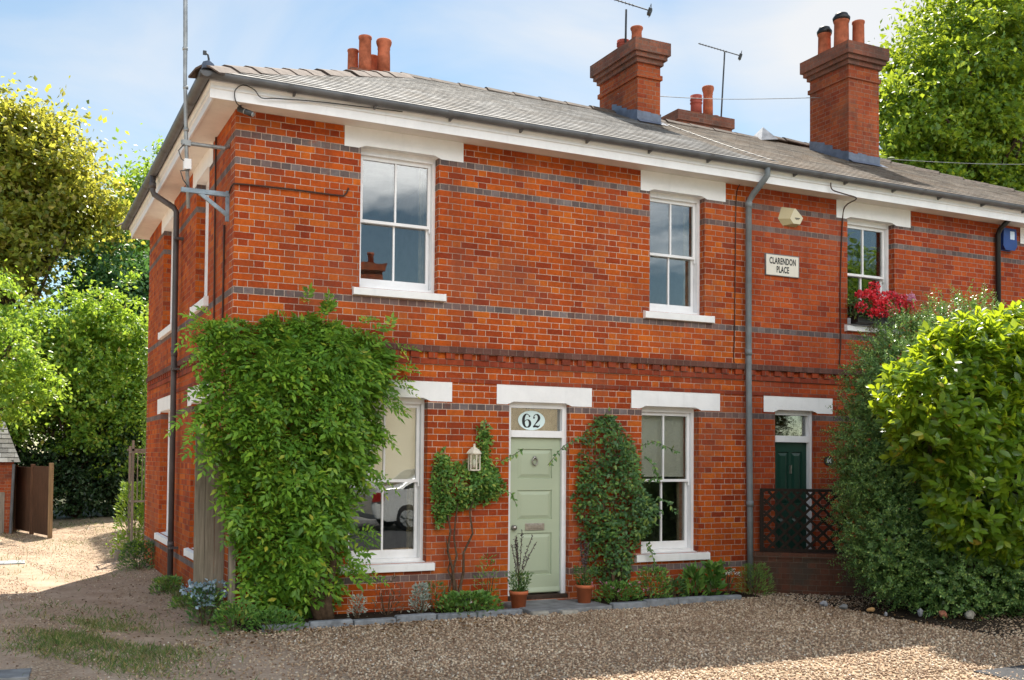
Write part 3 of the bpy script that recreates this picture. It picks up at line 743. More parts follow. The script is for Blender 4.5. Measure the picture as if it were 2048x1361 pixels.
# house number in the transom window
mb = MB(); oc = ((D1[0]+D1[1])/2-.045, 2.058); n_ = 36
mb.add([(oc[0]+.19*math.cos(2*PI*i/n_), .133, oc[1]+.122*math.sin(2*PI*i/n_)) for i in range(n_)], [tuple(range(n_))])
ov = mb.build('number_oval', 'oval', tglass)
def glyph6(cx, cz, h):
    p = []; s = h/2
    for i in range(11):      # stem from the top curling down to the bowl
        a = rad(62+ i*12.5); p.append((cx+.055*s/.08*math.cos(a)*1.0+.004, cz+s*.98*math.sin(a)*1.0 if i < 9 else cz+s*.98*math.sin(a), .008+.012*min(i/6, 1)))
    for i in range(11):
        a = PI+i*PI/10*.0; 
    out = []
    for i in range(25):      # outer big left curve (ellipse) top-right -> left -> bottom
        a = rad(50+i*(310-50)/24); out.append((cx+.048*math.cos(a), cz+s*math.sin(a), .009+.030*max(0, -math.cos(a))))
    bowl = []
    for i in range(25):
        a = rad(-120+i*(300)/24); bowl.append((cx+.006+.040*math.cos(a), cz-s*.42+s*.56*math.sin(a), .009+.026*max(0, math.cos(a))))
    return [out, bowl, [(cx+.030, cz+s*.70, .022), (cx+.040, cz+s*.66, .022), (cx+.044, cz+s*.60, .014)]]
def glyph2(cx, cz, h):
    s = h/2; top = []
    for i in range(20):
        a = rad(170-i*(215)/19); top.append((cx+.038*math.cos(a), cz+s*.46+s*.52*math.sin(a), .010+.026*max(0, math.cos(a))))
    last = top[-1]
    dia = [last, (cx-.005, cz-s*.35, .015), (cx-.042, cz-s*.92, .010)]
    base = [(cx-.046, cz-s*.88, .020), (cx-.01, cz-s*.82, .026), (cx+.022, cz-s*.90, .026), (cx+.042, cz-s*.80, .012), (cx+.047, cz-s*.55, .006)]
    return [top, dia, base, [(cx-.044, cz+s*.50, .022), (cx-.030, cz+s*.46, .024), (cx-.022, cz+s*.42, .012)]]
mb = MB()
for st in glyph6(oc[0]-.068, oc[1]-.004, .165)+glyph2(oc[0]+.066, oc[1]-.004, .165):
    ribbon(mb, st, TF, 0, -.1315)
mb.build('house_number', 'ink', ov)
# hall curtain behind the transom
mb = MB(); pts = [(D1[0]+i*.02, .33+.016*math.sin(i*1.5)) for i in range(43)]
for (p, q), (r, s) in zip(pts, pts[1:]): mb.quad((p, q, 1.7), (r, s, 1.7), (r, s, 2.3), (p, q, 2.3))
mb.build('door_curtain', 'curtain', house, True)
leaf2, _, _, (ea, eb, ez) = door(house2, D2, [(.13, .46, .56, .93), (.54, .87, .56, .93), (.13, .46, .08, .46), (.54, .87, .08, .46)], 'dgreen', 1.845, 1.935)
lintel(house2, TF, 7.294, 8.534, 2.266, 2.50, D2[0], D2[1])
mb = MB(); mb.box((ea+eb)/2-.012, (ea+eb)/2+.012, .09, .118, 1.40, 1.52); mb.build('door_knocker', 'nickel', leaf2)

# string courses --------------------------------------------------------------
def string_course(par, T, u0, u1, mat='brick_corbel', ret=0.0):
    mb = MB()
    def bx(a, b, c, e, w): mb.box(a, b, c, e, -.0, w, lambda x, y, z: T(x, y, z))
    bx(u0-ret, u1, 2.834, 2.909, .048); bx(u0-ret, u1, 2.690, 2.758, .022)
    bx(u0, u1, 2.484, 2.534, .012)
    a = u0+.03
    while a < u1-.1:
        bx(a, a+.1125, 2.759, 2.833, .036); a += .225
    return mb.build('string_course', mat, par)
string_course(house, TF, .0, XB, ret=.048); string_course(house, TS, .003, YB); string_course(house2, TF, XB+.003, XE)

# eaves -------------------------------------------------------------------------
def eaves(par, x0, x1, left=False, right=False):
    mb = MB(); xs = (-.30 if left else x0); xe = (XE+.30 if right else x1)
    mb.box(xs, xe, -.28, .0, 5.385, 5.40); mb.box(xs, xe, YB, YB+.30, 5.385, 5.40)
    if left: mb.box(-.28, -.001, .0, YB, 5.385, 5.40)
    if right: mb.box(XE, XE+.28, .0, YB, 5.385, 5.40)
    mb.build('soffit', 'soffit', par)
    mb = MB()
    poly = [(.28, 5.365), (.302, 5.365), (.302, 5.46), (.316, 5.47), (.316, 5.50), (.335, 5.53), (.335, 5.565), (.28, 5.565)]
    mb.prism(poly, lambda p, q, e: (e, -p, q), xs-(.03 if left else 0), xe)
    if left: mb.prism(poly, lambda p, q, e: (-p, e, q), -.278, YB+.33)
    if right: mb.prism(poly, lambda p, q, e: (XE+p, e, q), -.278, YB+.33)
    mb.prism(poly, lambda p, q, e: (e, YB+p, q), xs, xe)
    mb.build('fascia', 'white', par)
    # half-round gutter
    mb = MB(); n_ = 8
    def gut(A, B):
        A = Vector(A); B = Vector(B); d = (B-A).normalized(); sx = d.cross(Vector((0, 0, 1))).normalized()
        vs = []
        for P in (A, B):
            for R in (.062, .054):
                for i in range(n_+1):
                    a = PI+PI*i/n_; vs.append(P+sx*R*math.cos(a)+Vector((0, 0, R*math.sin(a))))
        m = n_+1; fs = []
        for i in range(n_):
            fs += [(i, i+1, 2*m+i+1, 2*m+i), (m+i, 3*m+i, 3*m+i+1, m+i+1)]
        fs += [(0, 2*m, 3*m, m), (n_, m+n_, 3*m+n_, 2*m+n_)]
        mb.add(vs, fs); mb.add(vs[:m], [tuple(range(m))]); mb.add(vs[2*m:3*m], [tuple(range(m))])
        k = max(1, int((B-A).length/1.8))
        for i in range(1, k+1):            # collars
            P = A+(B-A)*(i-.5)/k; Q = P+d*.05; ring = []
            for X in (P, Q):
                for j in range(n_+1):
                    a = PI+PI*j/n_; ring.append(X+sx*.067*math.cos(a)+Vector((0, 0, .067*math.sin(a))))
            mb.add(ring, [(j, j+1, m+j+1, m+j) for j in range(n_)])
    g = .398; zg = 5.588
    gut((-g-.06 if left else x0, -g, zg), (xe+(.15 if right else 0), -g, zg)); mb.build('gutter', 'iron', par, True)
    mb = MB(); gut((xe+(.15 if right else 0), YB+g, zg), (-g if left else x0, YB+g, zg))
    mb.build('gutter', 'iron', par, True); mb = MB()
    if left: gut((-g, YB+g+.06, zg+.001), (-g, -g-.06, zg+.001)); mb.build('gutter', 'iron', par, True)
    x = x0+.55                        # iron gutter brackets
    while x < x1:
        mb = MB(); mb.prism([(.336, 5.50), (.345, 5.50), (.42, 5.518), (.336, 5.545)], lambda p, q, e: (e, -p, q), x-.012, x+.012); x += .92
        mb.build('gutter_bracket', 'iron', par)
eaves(house, 0, XB, left=True); eaves(house2, XB, XE, right=True)

# roof ----------------------------------------------------------------------------
APX = 3.25
def hipx(z): return EAVE+(z-ZE)/(ZR-ZE)*(APX-EAVE)
BE = YB+.42
def slate_strips(mb, f0, f1, rows=22):
    """f0(t), f1(t): left and right edge points of the slope at parameter t"""
    for k in range(rows):
        t0, t1 = k/rows, (k+1)/rows
        A, B, C, D = Vector(f0(t0)), Vector(f1(t0)), Vector(f1(t1)), Vector(f0(t1))
        nrm = (B-A).cross(D-A).normalized()
        if nrm.z < 0: nrm = -nrm
        up = nrm*.0105; lo = nrm*.001
        ax = (B-A).normalized(); o = Vector(f0(0))
        def U(P): return (P-o).dot(ax)
        a, b = A+up, B+up; c, d = C+lo, D+lo
        mb.quad(a, b, c, d, [(U(A), k+.1), (U(B), k+.1), (U(C), k+.9), (U(D), k+.9)])
        q = [(U(A), k+.1), (U(B), k+.1), (U(B), k+.1), (U(A), k+.1)]
        a2, b2 = A+up*.45, B+up*.45; g0, g1 = A+(D-A)*.14+nrm*.001, B+(C-B)*.14+nrm*.001
        mb.quad(a2, b2, b, a, q); mb.quad(g0, g1, b2, a2, q)
        if k: mb.quad(A-(D-A)*.02, B-(C-B)*.02, g1, g0, [(U(A), k-.9), (U(B), k-.9), (U(B), k-.9), (U(A), k-.9)])
def lerp(a, b, t): return tuple(x+(y-x)*t for x, y in zip(a, b))
R1 = 10.02                                       # end of the lower ridge
def hip_tiles(mb, A, B, w=.15, L=.44, drop=.085, lift=.035, skirt=None):
    A = Vector(A); B = Vector(B); d = (B-A).normalized(); n_ = max(1, int((B-A).length/L)); L = (B-A).length/n_
    sx = d.cross(Vector((0, 0, 1))).normalized(); up = sx.cross(d).normalized()
    for i in range(n_):
        P = A+d*L*i; Q = A+d*(L*(i+1)+.03); j = random.uniform(-.008, .008); s2 = sx*random.uniform(-.01, .01)
        vs = []
        for X, e in ((P, .012), (Q, -.004)):
            X = X+up*(lift+e+j)+s2
            for (p, q) in ((-w, -drop), (-w*.45, -drop*.25), (0, .0), (w*.45, -drop*.25), (w, -drop)):
                vs.append(X+sx*p+up*q)
            for (p, q) in ((-w, -drop-.02), (-w*.45, -drop*.25-.02), (0, -.02), (w*.45, -drop*.25-.02), (w, -drop-.02)):
                vs.append(X+sx*p+up*q)
        fs = [(k, k+1, 11+k, 10+k) for k in range(4)]+[(5+k, 15+k, 16+k, 6+k) for k in range(4)]+[(0, 5, 6, 1), (1, 6, 7, 2), (2, 7, 8, 3), (3, 8, 9, 4), (10, 11, 16, 15), (11, 12, 17, 16), (12, 13, 18, 17), (13, 14, 19, 18), (0, 10, 15, 5), (4, 9, 19, 14)]
        mb.add(vs, fs)
mb = MB()
cFL, cBL = (EAVE, EAVE, ZE), (EAVE, BE, ZE); apex = (APX, YR, ZR)
slate_strips(mb, lambda t: lerp(cFL, apex, t), lambda t: lerp((XB, EAVE, ZE), (XB, YR, ZR), t))
slate_strips(mb, lambda t: lerp((XB, BE, ZE), (XB, YR, ZR), t), lambda t: lerp(cBL, apex, t))
slate_strips(mb, lambda t: lerp(cBL, apex, t), lambda t: lerp(cFL, apex, t))
roof1 = mb.build('roof', 'slate', house)
mb = MB(); hip_tiles(mb, cFL, apex, .19, .42, .10, .05); hip_tiles(mb, cBL, apex, .16); mb.build('hip_tiles', 'hiptile', roof1)
mb = MB(); hip_tiles(mb, (APX-.1, YR, ZR), (XB, YR, ZR), .14); mb.build('ridge_tiles', 'ridgetile', roof1)
mb = MB()
mb.tube([(-.36, -.36, 5.62), (-.36, -.36, 5.75), (-.37, -.36, 5.79), (-.40, -.36, 5.81)], [.014, .011, .010, .010], 8); mb.box(-.42, -.385, -.375, -.350, 5.785, 5.825)
mb.build('hip_iron', 'aerial', roof1)
mb = MB(); mb.prism([(-.44, 5.60), (-.28, 5.66), (-.31, 5.70), (-.37, 5.71), (-.44, 5.66)], lambda p, q, e: (p, p+e, q), -.06, .06); mb.build('hip_flashing', 'lead', roof1)
mb = MB(); XR = XE+.42; ap2 = (XR-3.9, YR, ZR)
slate_strips(mb, lambda t: lerp((XB, EAVE, ZE), (XB, YR, ZR), t), lambda t: lerp((R1+.15, EAVE, ZE), (R1+.15, YR, ZR), t))
slate_strips(mb, lambda t: lerp((R1+.15, EAVE, ZE), (R1+.15, YR, ZR), t), lambda t: lerp((XR, EAVE, ZE), (XR-3.9, YR, ZR), t))
slate_strips(mb, lambda t: lerp((XR, BE, ZE), ap2, t), lambda t: lerp((XB, BE, ZE), (XB, YR, ZR), t))
slate_strips(mb, lambda t: lerp((XR, EAVE, ZE), ap2, t), lambda t: lerp((XR, BE, ZE), ap2, t))
roof2 = mb.build('roof', 'slate64', house2)
mb = MB(); hip_tiles(mb, (XB, YR, ZR), (R1, YR, ZR), .14); hip_tiles(mb, (R1+.1, YR+.02, ZR+.09), (XR-3.9, YR, ZR), .13); hip_tiles(mb, (XR, EAVE, ZE), ap2); mb.build('ridge_tiles', 'ridgetile', roof2)
mb = MB()
mb.add([(R1-.06, YR-.22, ZR-.10), (R1+.30, YR-.26, ZR-.05), (R1+.14, YR-.02, ZR+.22), (R1-.06, YR+.2, ZR-.04), (R1+.34, YR+.2, ZR)], [(0, 1, 2), (0, 2, 3), (1, 4, 2), (3, 2, 4)])
mb.build('ridge_cap', 'silver', roof2)

# chimneys ------------------------------------------------------------------------
def chimney(par, x0, x1, y0, y1, zt, pots, mat='brick_stack', cap_rows=((0, .055), (-.13, .10), (-.27, .125)), zb=None, fl=True, collar=True):
    zb = zb if zb is not None else min(zroof(y0), zroof(y1))-.3
    mb = MB(); mb.box(x0, x1, y0, y1, zb, zt-.36)
    if collar: mb.box(x0-.028, x1+.028, y0-.028, y1+.028, zt-.60, zt-.525)
    st = mb.build('chimney', mat, par)
    mb = MB()
    e = (.04, .085, .125); z = zt-.36
    for k, h in enumerate((.075, .075, .21)):
        mb.box(x0-e[k], x1+e[k], y0-e[k], y1+e[k], z+(.002 if k else -.001), z+h); z += h
    # sloping mortar cap
    a = e[2]-.02; b = -.06
    vs = [(x0-a, y0-a, z), (x1+a, y0-a, z), (x1+a, y1+a, z), (x0-a, y1+a, z), (x0-b, y0-b, z+.07), (x1+b, y0-b, z+.07), (x1+b, y1+b, z+.07), (x0-b, y1+b, z+.07)]
    mb.add(vs, [(0, 1, 5, 4), (1, 2, 6, 5), (2, 3, 7, 6), (3, 0, 4, 7), (4, 5, 6, 7)])
    mb.build('chimney_cap', 'brick_stack_dark', st)
    for (px, py, h, r, kind) in pots:
        mb = MB(); c = (px, py, z+.03)
        if kind == 'roll': prof = [(r*1.06, 0), (r*1.02, h*.55), (r*.96, h*.72), (r*1.03, h*.75), (r*1.0, h*.80), (r*1.22, h*.90), (r*1.26, h*.96), (r*1.18, h), (r*.95, h), (r*.9, h*.8)]
        elif kind == 'ribbed': prof = [(r*1.05, 0), (r, h*.5), (r*1.0, h*.6), (r*1.12, h*.62), (r*1.12, h*.67), (r, h*.69), (r, h*.76), (r*1.12, h*.78), (r*1.12, h*.83), (r, h*.85), (r*1.08, h), (r*.9, h), (r*.85, h*.8)]
        else: prof = [(r*1.05, 0), (r*1.0, h*.3), (r*.96, h*.92), (r*1.06, h*.94), (r*1.06, h), (r*.88, h), (r*.85, h*.7)]
        mb.lathe(prof, c, 22); pt = mb.build('chimney_pot', 'terracotta' if kind != 'ribbed' else 'terracotta_dark', st, True)
        if kind == 'cowl':
            mb = MB(); mb.lathe([(r*1.12, 0), (r*1.18, .05), (r*.9, .10), (r*.85, .12), (.001, .13)], (px, py, c[2]+h-.005), 18); mb.build('cowl', 'black', pt, True)
    if fl:
        mb = MB(); f = .012
        def zf(y): return zroof(y)
        k = 7
        for i in range(k):          # ragged stepped lead
            a0 = x0-f+(x1-x0+2*f)*i/k; a1 = x0-f+(x1-x0+2*f)*(i+1)/k; h = .15+.03*random.random()
            mb.quad((a0, y0-f, zf(y0)-.05), (a1, y0-f, zf(y0)-.05), (a1, y0-f, zf(y0)+h), (a0, y0-f, zf(y0)+h))
        mb.quad((x0-.06, y0-.17, zf(y0-.17)+.024), (x1+.06, y0-.17, zf(y0-.17)+.024), (x1+f, y0-f-.001, zf(y0)+.04), (x0-f, y0-f-.001, zf(y0)+.04))
        for X in (x0-f, x1+f):
            k = 5; ys = y0-f; ye = min(YR, y1)
            for i in range(k):
                a0 = ys+(ye-ys)*i/k; a1 = ys+(ye-ys)*(i+1)/k; h = .13+.05*random.random()
                mb.quad((X, a0, zf(a0)-.06), (X, a1, zf(a1)-.06), (X, a1, zf(a1)+h), (X, a0, zf(a0)+h+.03))
        mb.build('flashing', 'lead', st)
    return st
ch1 = chimney(house, 7.06-.10, 7.50-.10, 2.72, 3.92, 8.42, [(7.15, 3.05, .34, .085, 'roll'), (7.12, 3.42, .24, .10, 'ribbed')])
ch2 = chimney(house2, 10.82, 11.52, 2.02, 2.98, 8.82, [(10.98, 2.78, .44, .115, 'cowl'), (11.02, 2.40, .55, .13, 'cowl'), (11.34, 2.32, .56, .105, 'plain')])
ch3 = chimney(house2, 10.10, 11.28, 6.0, 6.5, 8.72, [(10.66, 6.2, .44, .115, 'ribbed'), (10.96, 6.2, .68, .10, 'roll'), (11.2, 6.3, .12, .09, 'plain')], mat='brick_stack_dark', zb=6.0, fl=False, collar=False)
ch4 = chimney(house, 2.88, 3.60, 4.9, 5.5, 7.96, [(3.08, 5.05, .62, .105, 'plain'), (2.95, 5.3, .46, .09, 'plain'), (3.41, 5.05, .62, .105, 'roll'), (3.30, 5.32, .42, .10, 'plain')], zb=6.0, fl=False)
for o in list(COL.objects):
    if o.name.startswith('cowl'): pass

# rainwater pipes ---------------------------------------------------------------------
def downpipe(par, pts, r, mat, collars, brackets=()):
    mb = MB(); mb.tube(pts, r, 12)
    for c in collars: mb.tube([c, (c[0], c[1], c[2]+.08)], r*1.18, 12)
    p = mb.build('downpipe', mat, par, True)
    return p
downpipe(house, [(7.02, -.40, 5.54), (7.02, -.40, 5.44), (6.99, -.34, 5.36), (6.965, -.16, 5.22), (6.96, -.085, 5.14), (6.96, -.085, 3.0), (6.985, -.085, 1.1), (7.0, -.085, -.15)], .042, 'pipe_grey',
         [(6.96, -.085, 5.06), (6.96, -.085, 3.02), (6.988, -.085, .95)])
downpipe(house, [(-.40, 3.86, 5.54), (-.40, 3.86, 5.33), (-.385, 3.84, 5.27), (-.12, 3.78, 5.10), (-.085, 3.76, 5.03), (-.085, 3.74, 3.0), (-.085, 3.74, -.28)], .040, 'iron_brown',
         [(-.40, 3.86, 5.36), (-.085, 3.74, 2.98), (-.085, 3.74, .30)])
for z in (4.62, 2.78, .28):
    mb = MB(); mb.box(-.13, .0, 3.68, 3.69, z, z+.03); mb.box(-.12, -.002, 3.60, 3.68, z, z+.03); mb.build('pipe_bracket', 'iron_brown', house)
# airbrick
mb = MB(); mb.box(2.63, 2.88, -.012, .0, -.165, -.055); ab = mb.build('airbrick', 'stone', house)
mb = MB(); mb.box(2.655, 2.855, -.014, -.0125, -.145, -.075); mb.build('airbrick_grille', 'black', ab)

# ------------------------------------------------------------------ lettering
def text_mesh(name, body, size, mat, parent, T, bold=.0, spacing=1.0, align='CENTER', wscale=1.0):
    cu = bpy.data.curves.new(name, 'FONT'); cu.body = body; cu.size = size; cu.align_x = align; cu.align_y = 'CENTER'
    cu.offset = bold; cu.space_character = spacing; cu.resolution_u = 3
    ob = bpy.data.objects.new(name+'_tmp', cu); COL.objects.link(ob)
    bpy.context.view_layer.update()
    me = bpy.data.meshes.new_from_object(ob.evaluated_get(bpy.context.evaluated_depsgraph_get()))
    bpy.data.objects.remove(ob); bpy.data.curves.remove(cu)
    me.name = name
    for v in me.vertices: v.co = T(v.co.x*wscale, v.co.y)
    return link(name, me, mat, parent)

# ------------------------------------------------------------------ fittings on the walls
def plaque():
    t = thing('name_plaque', 'rectangular stone plaque reading CLARENDON PLACE on the brick front', 'plaque', (7.61, -.02, 4.32))
    mb = MB(); mb.box(7.32, 7.90, -.022, .0, 4.182, 4.468); mb.build('plate', 'stone', t, bevel=.004)
    mb = MB()
    for a, b, c, d in ((7.31, 7.91, 4.174, 4.182), (7.31, 7.91, 4.468, 4.476), (7.31, 7.32, 4.182, 4.468), (7.90, 7.91, 4.182, 4.468)): mb.box(a, b, -.024, .0, c, d)
    mb.build('rim', 'slab', t)
    text_mesh('lettering', 'CLARENDON', .125, 'ink', t, lambda x, y: (7.612+x, -.0235, 4.380+y), .004, 1.06, wscale=.60)
    text_mesh('lettering', 'PLACE', .125, 'ink', t, lambda x, y: (7.612+x, -.0235, 4.262+y), .004, 1.06, wscale=.60)
plaque()
def number_plate():
    t = thing('house_number_plate', 'small black oval number plate reading 64 beside the dark green door', 'number plate', (8.47, -.01, 1.59))
    mb = MB(); n_ = 28
    mb.prism([(8.47+.085*math.cos(2*PI*i/n_), 1.585+.07*math.sin(2*PI*i/n_)) for i in range(n_)], TF, 0, .012); mb.build('plate', 'black', t)
    text_mesh('lettering', '64', .095, 'lintel', t, lambda x, y: (8.47+x, -.0135, 1.587+y), .0015, wscale=.9)
number_plate()
def alarm():
    t = thing('alarm_box', 'cream six-sided alarm box high on the brickwork above the plaque', 'alarm box', (7.73, -.04, 5.02))
    # bevelled diamond housing
    outer = [(7.545, 4.99), (7.61, 5.165), (7.80, 5.165), (7.935, 5.03), (7.86, 4.90), (7.63, 4.90)]
    front = [(7.69, 4.99), (7.765, 5.14), (7.79, 5.14), (7.925, 5.02), (7.87, 4.925), (7.75, 4.925)]
    mb = MB(); k = 6
    vs = [TF(u, v, .0) for u, v in outer]+[TF(u, v, .085) for u, v in front]
    mb.add(vs, [tuple(range(5, -1, -1))]+[(i, (i+1) % k, k+(i+1) % k, k+i) for i in range(k)]); mb.build('housing', 'cream_side', t)
    mb = MB(); mb.add([TF(u, v, .0862) for u, v in front], [tuple(range(k))]); mb.build('face_plate', 'cream', t)
    mb = MB(); mb.box(7.775, 7.865, -.0875, -.0865, 5.0, 5.012); mb.box(7.79, 7.85, -.0875, -.0865, 4.985, 4.993); mb.build('marking', 'ink', t)
alarm()
def blue_alarm():
    t = thing('alarm_box', 'blue rounded alarm box under the eaves beside a black pipe', 'alarm box', (12.2, -.05, 5.14))
    mb = MB(); mb.prism([(12.04, 5.30), (12.30, 5.30), (12.32, 5.04), (12.27, 4.98), (12.07, 4.98), (12.03, 5.04)], TF, 0, .09); mb.build('housing', 'blue', t, bevel=.015)
    mb = MB(); mb.box(12.17, 12.27, -.0925, -.0908, 5.14, 5.27); mb.build('marking', 'tagwhite', t)
    mb = MB(); mb.tube([(11.93, -.27, 5.40), (11.93, -.10, 5.28), (11.93, -.06, 5.2), (11.93, -.06, -.2)], .04, 10)
    p = mb.build('downpipe', 'black', house2, True)
blue_alarm()
def lantern():
    t = thing('wall_lantern', 'cream metal lantern with glazed sides hanging on the brick wall above the climber', 'lantern', (2.84, -.12, 1.44))
    cx, cy = 2.84, -.125; z = 1.44
    mb = MB(); n_ = 6; r = .068
    P = [(cx+r*math.cos(PI/6+i*PI/3), cy+r*math.sin(PI/6+i*PI/3)) for i in range(n_)]
    for x, y in P: mb.bar((x, y, z), (x, y, z+.185), .012, .012)
    for zz in (z, z+.185):
        for a, b in zip(P, P[1:]+P[:1]): mb.bar((a[0], a[1], zz), (b[0], b[1], zz), .012, .014)
    mb.lathe([(r, 0), (r, .01)], (cx, cy, z-.012), 6)
    mb.build('frame', 'lantern', t)
    mb = MB(); mb.lathe([(.10, 0), (.098, .012), (.07, .045), (.035, .07), (.018, .078), (.014, .10), (.018, .108), (.003, .12)], (cx, cy, z+.192), 6); mb.build('cap', 'lantern', t)
    mb = MB()
    q = .92
    for a, b in zip(P, P[1:]+P[:1]):
        f = lambda p: (cx+(p[0]-cx)*q, cy+(p[1]-cy)*q)
        A, B = f(a), f(b); mb.quad((A[0], A[1], z+.01), (B[0], B[1], z+.01), (B[0], B[1], z+.18), (A[0], A[1], z+.18))
    mb.build('pane', 'glass', t)
    mb = MB(); mb.lathe([(.016, 0), (.02, .05), (.018, .08), (.004, .1)], (cx, cy, z+.03), 10); mb.build('bulb', 'blind', t, True)
    mb = MB(); mb.tube([(cx, -.0, z+.10), (cx, -.05, z+.10)], .05, 14); mb.tube([(cx, -.05, z+.12), (cx, -.09, z+.17), (cx, cy, z+.2)], .009, 8); mb.build('bracket', 'lantern', t)
lantern()
def floodlight():
    t = thing('security_camera', 'small dark camera under the white eaves at the house corner', 'camera', (.06, -.17, 5.36))
    mb = MB(); mb.tube([(.02, -.12, 5.40), (.02, -.15, 5.34)], .014, 8); mb.tube([(.0, -.13, 5.345), (.13, -.23, 5.275)], .03, 12); mb.build('body', 'aerial', t, True)
    mb = MB(); mb.tube([(.132, -.231, 5.274), (.142, -.239, 5.268)], .024, 12); mb.tube([(.06, -.176, 5.313), (.066, -.181, 5.309)], .032, 12); mb.build('lens', 'galv', t)
floodlight()
def mast():
    t = thing('aerial_mast', 'tall grey steel mast held off the lane side wall by brackets', 'mast', (-.47, .3, 4.3))
    mb = MB(); mb.tube([(-.44, .30, 4.30), (-.475, .30, 5.0), (-.50, .30, 5.7), (-.505, .30, 6.2), (-.53, .30, 7.6)], [.021, .021, .021, .024, .024], 12)
    for z in (5.15, 5.62, 6.05): mb.tube([(-.478-(z-5.15)*.03, .30, z), (-.479-(z-5.15)*.03, .30, z+.03)], .029, 12)
    mb.build('pole', 'galv', t, True)
    mb = MB(); mb.tube([(-.53, .30, 5.02), (-.06, .30, 5.02), (0.0, .34, 5.06)], .022, 8); mb.box(-.52, -.43, .27, .335, 4.99, 5.05); mb.build('bracket', 'galv', t)
    mb = MB(); mb.bar((-.52, .30, 4.50), (-.01, .30, 4.50), .045, .05); mb.bar((-.015, .30, 4.54), (-.015, .30, 4.20), .05, .03, (0, 1, 0)); mb.bar((-.33, .30, 4.49), (-.02, .30, 4.27), .035, .04)
    mb.build('bracket', 'bracket', t)
    mb = MB(); mb.box(-.50, -.42, .25, .35, 4.72, 4.84); mb.build('junction_box', 'lintel', t, bevel=.01)
    mb = MB(); mb.tube([(-.50, .27, 5.0), (-.56, .27, 4.92), (-.53, .27, 4.83), (-.47, .27, 4.80)], .006, 6); mb.tube([(-.44, .25, 4.72), (-.54, .25, 4.69), (-.51, .25, 4.60), (-.45, .27, 4.53)], .007, 6); mb.build('cable', 'aerial', t)
mast()

def cable(name, label, pts, r, mat, sub=4):
    P = [Vector(p) for p in pts]; out = []
    for i in range(len(P)-1):
        for k in range(sub):
            t = k/sub; p0 = P[max(i-1, 0)]; p1 = P[i]; p2 = P[i+1]; p3 = P[min(i+2, len(P)-1)]
            out.append(.5*((2*p1)+(p2-p0)*t+(2*p0-5*p1+4*p2-p3)*t*t+(3*p1-p0-3*p2+p3)*t**3))
    out.append(P[-1]); mb = MB(); mb.tube(out, r, 6)
    return tag(mb.build(name, mat, None, True), label, 'cable')
cable('wall_cable', 'thin brown pipe running from the mast bracket round the corner towards the first upper window',
      [(-.02, .20, 4.50), (-.02, .02, 4.545), (.06, -.02, 4.555), (.6, -.02, 4.565), (1.15, -.02, 4.56), (1.24, -.02, 4.58), (1.28, -.02, 4.66)], .010, 'cable')
cable('wall_cable', 'dark cable hanging down the bricks just left of the long front downpipe', [(6.85, -.03, 5.38), (6.80, -.02, 5.2), (6.79, -.015, 4.4), (6.78, -.015, 3.4), (6.77, -.015, 2.93), (6.83, -.05, 2.90)], .007, 'cable')
cable('wall_cable', 'dark cable hanging beside the window with red flowers', [(8.20, -.34, 5.50), (8.22, -.35, 5.40), (8.45, -.34, 5.37), (8.72, -.30, 5.345), (8.76, -.03, 5.29), (8.72, -.016, 5.0), (8.68, -.016, 4.0), (8.69, -.016, 3.3), (8.67, -.016, 2.98), (8.74, -.05, 2.93)], .009, 'cable')
cable('wall_cable', 'dark cable down the lane side wall below the mast bracket', [(-.015, .50, 4.2), (-.015, .50, 3.6), (-.015, .51, 3.0), (-.015, .52, 2.92)], .011, 'cable')
cable('wall_cable', 'long dark cable down the lane side wall from under the soffit', [(-.015, 1.12, 5.38), (-.015, 1.10, 4.4), (-.015, 1.06, 3.6), (-.015, 1.05, 2.92)], .010, 'cable')
cable('fascia_cable', 'loose thin cable looping over the white fascia at the house corner', [(.02, -.16, 5.36), (-.06, -.30, 5.36), (-.08, -.345, 5.46), (.0, -.36, 5.53), (.12, -.36, 5.50), (.20, -.345, 5.43), (.38, -.345, 5.45), (.9, -.345, 5.49), (1.8, -.36, 5.52)], .006, 'aerial')
cable('overhead_wire', 'thin wire strung between the two tall brick chimneys', [(6.94, 3.3, 7.72), (8.8, 3.0, 7.83), (10.8, 2.7, 8.08)], .006, 'wire', 10)
cable('overhead_wire', 'thin wire rising from the chimney with black cowls past the tree', [(11.53, 2.3, 6.98), (14.5, 0, 6.72), (19, -4.5, 7.0)], .0045, 'wire', 10)
cable('overhead_wire', 'low thin wire from the eaves at the right edge', [(12.0, -.35, 5.62), (14, -1.6, 5.42), (18, -4.5, 5.6)], .004, 'wire', 8)
cable('roof_cable', 'pale cable lying down the slates from the left chimney to the gutter', [(7.40, 2.68, zroof(2.68)+.05), (7.3, 1.4, zroof(1.4)+.035), (7.2, .4, zroof(.4)+.035), (7.26, -.34, 5.67)], .006, 'wire')

